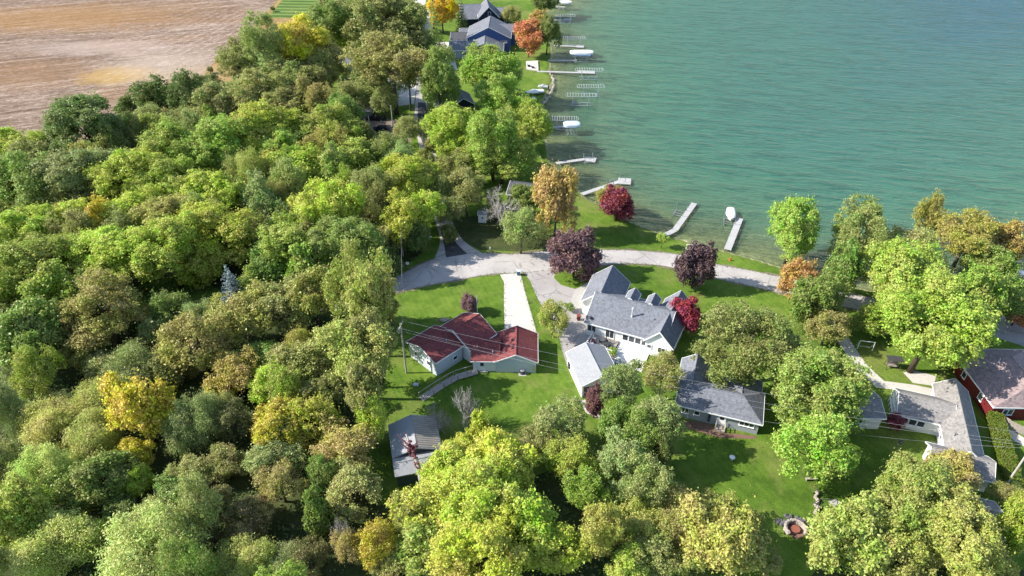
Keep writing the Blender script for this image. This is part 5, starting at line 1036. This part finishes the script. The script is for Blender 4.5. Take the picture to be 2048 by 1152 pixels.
TREES = [
 # field corner and field margin
 (28,312,110,80,'B','YG'),(92,302,80,70,'B','LG'),(72,335,110,60,'O','BR'),(172,270,145,115,'B','DG'),(228,302,70,80,'B','DG'),(58,378,125,115,'B','G'),(132,325,60,40,'O','BR'),(172,372,140,110,'B','GG'),(85,412,60,50,'B','LG'),(10,390,60,90,'B','G'),
 (258,222,50,46,'B','DG'),(318,203,72,70,'B','DG'),(300,252,76,66,'O','OL'),(262,258,50,56,'O','DG'),(375,196,70,86,'O','DG'),(385,238,62,50,'O','OL'),(350,255,70,46,'O','BR'),
 (476,132,76,86,'O','OL',1.7),(532,105,82,120,'O','OL',1.7),(430,178,50,50,'O','DG'),(446,215,100,84,'B','OL'),(520,203,110,78,'B','OL'),(572,172,110,84,'B','OL'),(592,216,92,76,'O','OL'),(487,229,46,36,'S','YG'),
 (605,100,104,90,'B','YL',2.0),(625,150,110,66,'O','OL'),(655,128,84,76,'O','OL'),(640,215,58,76,'O','BR'),(632,228,46,56,'X','OL'),(684,232,84,74,'B','G'),(712,196,70,60,'O','OL'),
 (663,60,92,88,'B','G'),(700,24,100,58,'B','DG'),(748,18,84,56,'B','OL'),(775,60,134,84,'B','OL'),(832,86,62,60,'B','DG'),(690,86,52,40,'B','YG'),(783,128,150,110,'O','OL',1.8),(742,164,84,70,'O','OL'),(795,15,60,40,'B','G'),(832,40,40,40,'B','LG'),
 (404,160,22,18,'S','DB'),(420,140,16,14,'S','DB'),(438,122,18,14,'S','BR'),(455,108,14,12,'S','DB'),(474,96,14,14,'S','DB'),(488,78,14,14,'S','DB'),(505,68,26,16,'S','DG'),(530,66,18,12,'S','DG'),(528,36,12,10,'S','DB'),(545,18,12,10,'S','DB'),(470,118,20,18,'S','OL'),(380,172,20,18,'S','BR'),
 # bright canopy below the field
 (515,272,136,86,'B','YG'),(440,308,132,108,'B','LG'),(610,285,82,62,'B','G'),(660,268,104,60,'B','LG'),(650,304,94,72,'O','OLY'),(606,346,92,62,'B','YG'),(560,312,94,80,'B','LG'),(525,345,92,62,'B','OLY'),(702,322,84,72,'B','LG'),(730,384,62,74,'O','GG'),
 (520,408,74,88,'B','GG'),(545,446,76,78,'B','DG'),(424,398,124,92,'B','YG'),(432,482,144,104,'B','YG'),(668,432,122,128,'B','YG'),(596,440,74,72,'B','YG'),(618,402,44,54,'X','OL'),(590,512,124,84,'B','LG'),(690,492,124,80,'B','G',1.6),(757,400,62,100,'O','OL'),(745,455,60,90,'O','BR'),
 (270,372,122,110,'B','YG'),(340,320,124,116,'B','LG'),(352,384,114,100,'B','LG'),(258,442,112,84,'B','YG'),(342,452,116,92,'B','OLY'),(60,478,134,90,'B','YG'),(150,460,112,88,'B','YG'),(206,455,74,84,'B','YL'),
 # deep woods, clearing
 (62,560,154,130,'B','LG'),(112,606,124,120,'B','LG'),(20,522,84,84,'B','LG'),(152,522,124,84,'B','LG'),(232,518,124,104,'B','YG',1.6),(335,500,134,110,'B','YG',1.8),(408,540,80,60,'B','YG'),(206,632,162,122,'O','OLY'),(340,622,74,78,'O','G'),(312,670,54,60,'O','GG'),(62,672,124,118,'B','G',1.6),
 (18,700,74,110,'W','BG'),(165,702,94,72,'O','OLY'),(215,735,80,60,'O','OL'),(398,690,134,124,'O','AM'),(268,748,116,78,'W','BG'),(462,570,76,84,'C','BL',1.3),(560,528,104,88,'B','G'),(612,545,84,92,'T','LG'),(508,572,66,62,'B','LG'),(486,646,130,92,'O','OLY'),(580,618,114,108,'B','OL'),
 (628,602,94,108,'B','OLY',1.5),(700,582,94,140,'O','OLY',1.6),(746,606,84,130,'B','OLY',1.9),(738,690,80,104,'B','OL',2.0),(690,528,40,44,'O','BR'),(702,706,142,100,'O','OLY',2.3),(602,738,114,82,'B','OL'),(545,762,84,62,'B','YG'),(468,752,96,82,'O','AM'),(442,782,62,44,'B','GY'),(642,792,84,62,'O','OL',1.7),(730,790,74,96,'B','OL',2.0),(520,720,80,70,'B','G'),(340,740,80,60,'B','OL'),
 # willow thicket and tangle
 (190,802,96,74,'W','WG'),(110,850,114,102,'W','WG'),(192,872,104,92,'W','WG'),(285,824,114,128,'B','YL'),(270,912,64,62,'B','YL'),(276,962,54,54,'B','YG'),(396,850,94,108,'W','BG'),(202,962,114,92,'B','G'),(92,952,114,108,'W','WG'),(40,1034,114,128,'B','LG'),(108,1100,144,108,'W','WG'),
 (312,1108,194,96,'W','WG'),(302,1040,88,76,'O','OL'),(402,1022,84,118,'O','GG'),(380,950,64,62,'O','TN'),(178,1082,94,76,'O','LG'),(18,826,64,104,'W','BG'),(20,930,60,80,'O','OL'),(350,985,70,60,'B','G'),(450,930,80,70,'O','OL'),(240,1020,60,50,'B','DG'),(470,850,70,80,'O','DB'),
 (562,858,104,104,'B','YL'),(628,850,94,100,'B','YG'),(692,905,114,100,'O','TN'),(704,978,108,84,'O','TN'),(552,918,114,72,'O','GG'),(560,966,84,88,'O','TN'),(634,1030,64,118,'T','G'),(500,1042,94,72,'O','DB'),(490,1128,114,78,'W','WG'),(700,1076,76,96,'X','OL'),(692,1096,54,70,'O','TN'),
 (757,1098,84,92,'O','GY'),(572,1130,84,62,'W','BG'),(747,842,52,80,'B','YG',1.5),(440,1010,70,80,'O','DB'),(620,1115,70,70,'O','DB'),(648,950,60,70,'O','G'),
 # yellow grove
 (952,1010,200,160,'B','YG'),(868,1022,154,144,'B','YG'),(1044,1040,164,150,'B','YG'),(962,1112,200,124,'B','YG'),(858,1102,144,112,'B','OLY'),(812,1032,64,98,'B','PG'),(900,952,124,100,'B','YG'),(1002,930,144,92,'B','YG'),(960,862,52,84,'T','YG'),(932,906,84,72,'B','YG'),(1110,1100,120,110,'B','YG'),(790,1140,90,60,'O','BR'),
 (1118,850,124,100,'O','GG'),(1140,915,114,100,'O','LG'),(1075,885,80,60,'O','OL'),(1204,1066,98,116,'O','OLY'),(1190,805,42,90,'D','PU'),
 # front of the white house, back lawn
 (1244,772,92,112,'O','GG',1.6),(1324,752,84,84,'O','OL',1.6),(1312,850,112,110,'O','GG',1.6),(1240,932,114,112,'O','GG',1.4),(1225,850,60,80,'B','G'),(1282,1052,114,104,'O','OLY'),(1340,1060,80,90,'O','OL'),(1440,1078,176,150,'B','OLY'),(1432,1026,92,74,'O','OLY'),(1262,1138,104,60,'B','LG'),(1540,1130,60,60,'O','OL'),
 (1505,692,214,168,'O','DO',1.2),(1655,655,90,80,'O','OL'),(1640,782,200,150,'B','MG',1.3),(1638,895,156,150,'O','LG',1.3),(1600,565,76,84,'B','GO'),(1634,604,104,112,'B','G'),(1588,462,122,128,'B','LG'),(1718,478,118,134,'O','OL'),(1858,435,54,96,'O','OLY'),(1690,542,74,108,'B','G'),(1820,500,114,108,'O','OL'),
 (1932,478,134,112,'O','OLY'),(2002,486,92,84,'B','AM'),(1975,530,90,90,'B','G'),(1808,568,200,124,'B','LG'),(1862,650,216,140,'B','LG',1.5),(1942,610,124,128,'B','LG'),(2016,600,74,90,'B','G'),(2036,628,60,50,'B','OR'),(1760,640,90,80,'B','LG'),
 (1902,950,104,88,'B','BR'),(1822,1010,190,142,'B','OLY'),(1902,1064,204,146,'B','OLY'),(1702,1082,174,136,'B','OLY'),(1790,1118,140,80,'B','OLY'),(2018,992,66,60,'O','BR'),(2036,1058,84,140,'B','LG'),(1970,1120,110,80,'B','OLY'),(1788,845,36,40,'S','RM'),
 (1290,965,110,120,'O','GG',1.4),(1272,880,92,100,'O','G',1.5),(1352,1012,92,84,'O','OL'),(1172,985,84,92,'O','LG'),(1310,1112,114,92,'O','OL'),(1385,1120,80,80,'O','OLY'),
 (815,150,74,86,'O','OL',1.7),(768,205,54,54,'O','OL'),(846,262,30,40,'O','OL'),
 # ornamentals
 (1150,508,98,100,'D','PU'),(1392,533,80,94,'D','PD'),(1372,632,60,74,'D','RD'),(1236,408,72,70,'D','RM'),(1224,398,64,50,'B','OLY',1.05),(1112,402,92,148,'B','GO',1.05),(1012,432,112,94,'X','OL'),(1042,456,84,92,'O','GG'),(938,607,36,40,'D','PU'),(1106,638,76,74,'O','OLY'),(1325,477,24,24,'S','LG',1.9),
 # lake point and lane
 (902,272,102,108,'B','YG'),(985,288,124,130,'B','LG'),(1056,256,104,92,'B','LG',1.05),(1004,322,130,80,'B','LG',1.0),(880,164,92,112,'B','G',1.5),(982,148,124,100,'B','LG'),(1000,200,104,64,'B','LG'),(1058,76,62,62,'B','OR'),(1094,70,52,72,'B','DG',1.05),(1082,45,50,30,'B','GO'),(884,24,64,70,'B','YE'),(868,50,56,90,'C','G'),(922,24,34,70,'C','DG'),(1022,32,46,30,'O','OL'),(1090,4,62,30,'B','DG'),
 (820,364,112,100,'B','YG',1.7),(800,442,88,88,'B','YG',1.7),(852,420,84,74,'O','YG',1.7),(932,382,82,88,'O','OL'),(1048,402,66,60,'B','G'),(926,332,64,62,'O','OL',1.5),(872,386,62,70,'O','OL',1.5),(892,340,46,52,'O','OL',1.4),(905,424,54,60,'O','OL',1.5),(845,320,40,44,'O','OLY',1.4),(862,300,30,34,'S','OL'),(985,410,50,50,'O','GG'),(812,262,62,56,'O','OL'),(790,302,72,60,'O','OL'),(764,286,42,42,'S','OL'),(775,480,70,70,'O','OL'),
 (872,850,76,70,'X','OL'),(930,824,84,96,'X','OL'),(905,230,40,40,'B','G'),(1045,215,40,40,'B','G'),(1140,615,20,20,'S','GG'),(1225,703,22,16,'S','LG'),(1340,712,26,20,'S','AM'),(1400,790,30,24,'S','G'),(1320,905,60,80,'B','DG'),(735,270,36,36,'S','OL'),(720,292,40,34,'S','G'),(830,476,56,64,'B','DG'),(780,528,60,50,'B','DG'),(752,520,50,60,'B','DG'),(900,470,40,40,'S','DG')]
for a_ in TREES: tree(*a_)
# lower trees filling the wood between the tall ones
rs = np.random.RandomState(77); wpoly = np.array([P(*q_)[:2] for q_ in WOOD])
def inside(pts, pg):
    ins = np.zeros(len(pts), bool); j = len(pg) - 1
    for i in range(len(pg)):
        cr = ((pg[i][1] > pts[:, 1]) != (pg[j][1] > pts[:, 1])) & (pts[:, 0] < (pg[j][0] - pg[i][0]) * (pts[:, 1] - pg[i][1]) / (pg[j][1] - pg[i][1] + 1e-12) + pg[i][0]); ins ^= cr; j = i
    return ins
def to_px(x_, y_, z_):
    d_ = y_ * cP - (z_ - CAM_H) * sP; return 1024 + FPX * x_ / d_, 576 - FPX * (y_ * sP + (z_ - CAM_H) * cP) / d_
KEEP = [(*P(380, 605)[:2], 9), (*P(320, 595)[:2], 7), (*P(70, 735)[:2], 8), (*P(110, 760)[:2], 5), (*P(822, 950)[:2], 8), (*P(822, 1000)[:2], 6), (*P(600, 1060)[:2], 3), (*P(842, 470)[:2], 5), (*P(760, 690)[:2], 4), (*P(468, 625)[:2], 7)]
cand = rs.uniform((-120, 40), (5, 215), (1500, 2)); cand = cand[inside(cand, wpoly)]; nf = 0
for x_, y_ in cand:
    if any((x_ - q_[0]) ** 2 + (y_ - q_[1]) ** 2 < q_[2] ** 2 for q_ in KEEP): continue
    if min((x_ - q_[0]) ** 2 + (y_ - q_[1]) ** 2 for q_ in SPOTS) < 4.3 ** 2: continue
    u_, v_ = to_px(x_, y_, 5)
    if not (-70 < u_ < 2100 and v_ < 1230): continue
    r_ = rs.uniform(2.6, 4.4); tree(u_, v_, 0, 0, ('O', 'B', 'O', 'B', 'W')[rs.randint(5)], ('OL', 'OLY', 'LG', 'GG', 'OL', 'G', 'BR', 'OLY', 'YG', 'PG')[rs.randint(10)], wp=(x_, y_, r_, r_ * rs.uniform(1.0, 1.35))); nf += 1
    if nf >= 95: break
def xy_of(o): return np.array(o.location[:2])
ALLT = [(o_, l_) for l_, os_ in LAB.items() for o_ in os_]; USED = set(LAB)
def short(l_): return ' '.join(w_ for w_ in l_.split(' tree')[0].split(' bush')[0].replace('mid-sized ', '').replace('tall ', '').replace('small ', '').split())
for l_, os_ in list(LAB.items()):
    if len(os_) < 2: continue
    if len(os_) == 2:
        hs_ = sorted(os_, key=lambda o_: -o_.children[0].scale[0] * o_.children[0].scale[2])
        for o_, w_ in zip(hs_, ('larger ', 'smaller ')): o_['label'] = w_ + l_.replace('mid-sized ', '').replace('tall ', '').replace('small ', '')
        continue
    seen = {}
    for o_ in os_:
        nb = sorted(((np.linalg.norm(xy_of(o_) - xy_of(p_)), short(m_)) for p_, m_ in ALLT if m_ != l_ and short(m_) != short(l_)), key=lambda q_: q_[0])
        for d_, m_ in nb:
            if m_ not in seen: seen[m_] = o_; break
        o_['label'] = l_.replace('mid-sized ', '').replace('tall ', '').replace('small ', '').split(' in the')[0].split(' around')[0].split(' at the')[0].split(' along')[0].split(' below')[0].split(' over ')[0] + ' next to a ' + m_ + (' tree' if not m_.endswith('conifer') else '')
        o_['label'] = o_['label'].replace(' airy thin-leaved', ' airy').replace(' rounded ornamental', ' ornamental').replace(' narrow upright', ' upright').replace(' willow-like', ' willowy').replace(' bare leafless', ' bare').replace(' broadleaf', '', 1).replace('airy thin-leaved', 'airy')
for o_, _ in ALLT:
    while len(o_['label'].split()) > 16 and ' tree ' in o_['label']: o_['label'] = o_['label'].replace(' airy thin-leaved', '', 1) if ' airy thin-leaved' in o_['label'] else ' '.join(o_['label'].split()[1:])
byl = {}
for o_, _ in ALLT: byl.setdefault(o_['label'], []).append(o_)
for l_, os_ in byl.items():
    if len(os_) > 1:
        for o_ in os_: o_['group'] = short(l_) + ' trees of the wood'
# clipped hedge beside the L shaped house
hd = thing('hedge', 'long clipped bright green hedge between the L shaped house and the fence', 'hedge', P(2000, 900)); rs = np.random.RandomState(4)
e0, e1 = P(1984, 838), P(2022, 975); dd = unit(e1 - e0); xx = np.array([dd[1], -dd[0], 0]); N = 9000; f_ = rs.rand(N); sd2 = rs.rand(N); Lh = np.linalg.norm(e1 - e0)
hw, hz = .95, 1.55; top_ = sd2 < .5
C = e0 + dd * (f_ * Lh)[:, None]; lat = np.where(top_, rs.uniform(-hw, hw, N), np.sign(rs.rand(N) - .5) * hw); zz = np.where(top_, hz, rs.uniform(.05, hz, N))
C = C + xx * (lat + rs.normal(0, .07, N))[:, None]; C[:, 2] = zz + rs.normal(0, .07, N) + .12 * np.sin(f_ * 40); Nn = np.where(top_[:, None], np.array([0, 0, 1.]), xx * np.sign(lat)[:, None]) + rs.normal(size=(N, 3)) * .5
me_ = leaf_cards('hedge_leaves', C - np.array(BASE[hd.name]), Nn, rs.uniform(.08, .16, N), 'leaf', rs); o_ = bpy.data.objects.new('foliage', me_); COL.objects.link(o_); o_.parent = hd; o_.color = (.15, .20, .02, 1)
MB().box((e0 + e1) / 2 + (0, 0, .7), Lh - .3, hw * 1.7, 1.35, dd, xx, (0, 0, 1)).build('stems', 'undergrowth', hd)
# low woodland scrub: nobody could count it
rs = np.random.RandomState(21); poly = np.array([P(*q_)[:2] for q_ in WOOD]); lo_, hi_ = poly.min(0), poly.max(0); lo_[1] = max(lo_[1], 38); lo_[0] = max(lo_[0], -170)
cl = rs.uniform(lo_, hi_, (9000, 2)); cl = cl[inside(cl, poly)][:4200]; k_ = 14
C = np.repeat(cl, k_, 0) + rs.normal(size=(len(cl) * k_, 2)) * .55; hgt_ = np.repeat(rs.gamma(2.0, .45, len(cl)), k_); Z = np.abs(rs.normal(size=len(C))) * .45 * hgt_ + .08
C = np.column_stack([C, np.minimum(Z, 2.4)]); Nn = np.array([0, 0, .8]) + rs.normal(size=C.shape) * .6
o_ = bpy.data.objects.new('undergrowth', leaf_cards('undergrowth', C, Nn, rs.uniform(.12, .30, len(C)), 'undergrowth', rs)); COL.objects.link(o_); tagit(o_, 'low tangled green scrub covering the woodland floor', 'undergrowth', kind='stuff')

# fallen leaves scattered over lawns and verges under the trees
rs = np.random.RandomState(31); sp_ = np.array([q_ for q_ in SPOTS if q_[1] > 55 and q_[0] > -25]); k_ = 70
C = np.repeat(sp_, k_, 0) + rs.normal(size=(len(sp_) * k_, 2)) * 4.2; C = C[shore_sd(C) < -1.3]
o_ = bpy.data.objects.new('fallen_leaves', leaf_cards('fallen_leaves', np.column_stack([C, rs.uniform(.03, .06, len(C))]), np.array([0, 0, 1.]) + rs.normal(size=(len(C), 3)) * .25, rs.uniform(.05, .11, len(C)), 'leaf', rs)); COL.objects.link(o_); o_.color = (.36, .24, .09, 1)
tagit(o_, 'dry brown leaves fallen on the lawns and verges', 'fallen leaves', kind='stuff')

# tufts of longer grass along the road, drives and shore: nobody could count them
rs = np.random.RandomState(8); lines = [up, lo, [(1041, 546), (1049, 580), (1064, 632), (1075, 668)], [(1008, 565), (1008, 610), (1009, 668)], [(1060, 562), (1085, 615), (1106, 650), (1124, 700)], [(1690, 665), (1732, 728), (1768, 762)], shore_px[14:28], [(556, -4), (528, 45), (503, 66), (478, 100), (440, 118), (410, 145)]]
C = []
for ln_ in lines:
    q_ = np.array(smooth_line([P(*a_)[:2] for a_ in ln_], 8)); L_ = np.linalg.norm(np.diff(q_, axis=0), axis=1); n_ = int(L_.sum() * 9); t_ = rs.rand(n_) * L_.sum(); cu = np.concatenate([[0], np.cumsum(L_)])
    C.append(np.column_stack([np.interp(t_, cu, q_[:, 0]), np.interp(t_, cu, q_[:, 1])]) + rs.normal(size=(n_, 2)) * .22)
C = np.concatenate(C); C = C[shore_sd(C) < -.4]
o_ = bpy.data.objects.new('grass_tufts', leaf_cards('grass_tufts', np.column_stack([C, rs.uniform(.04, .12, len(C))]), rs.normal(size=(len(C), 3)) * .8 + np.array([0, 0, .7]), rs.uniform(.07, .17, len(C)), 'leaf', rs, .4)); COL.objects.link(o_); o_.color = (.17, .22, .05, 1)
tagit(o_, 'ragged tufts of grass fringing the road, drives and shore', 'grass tufts', kind='stuff')
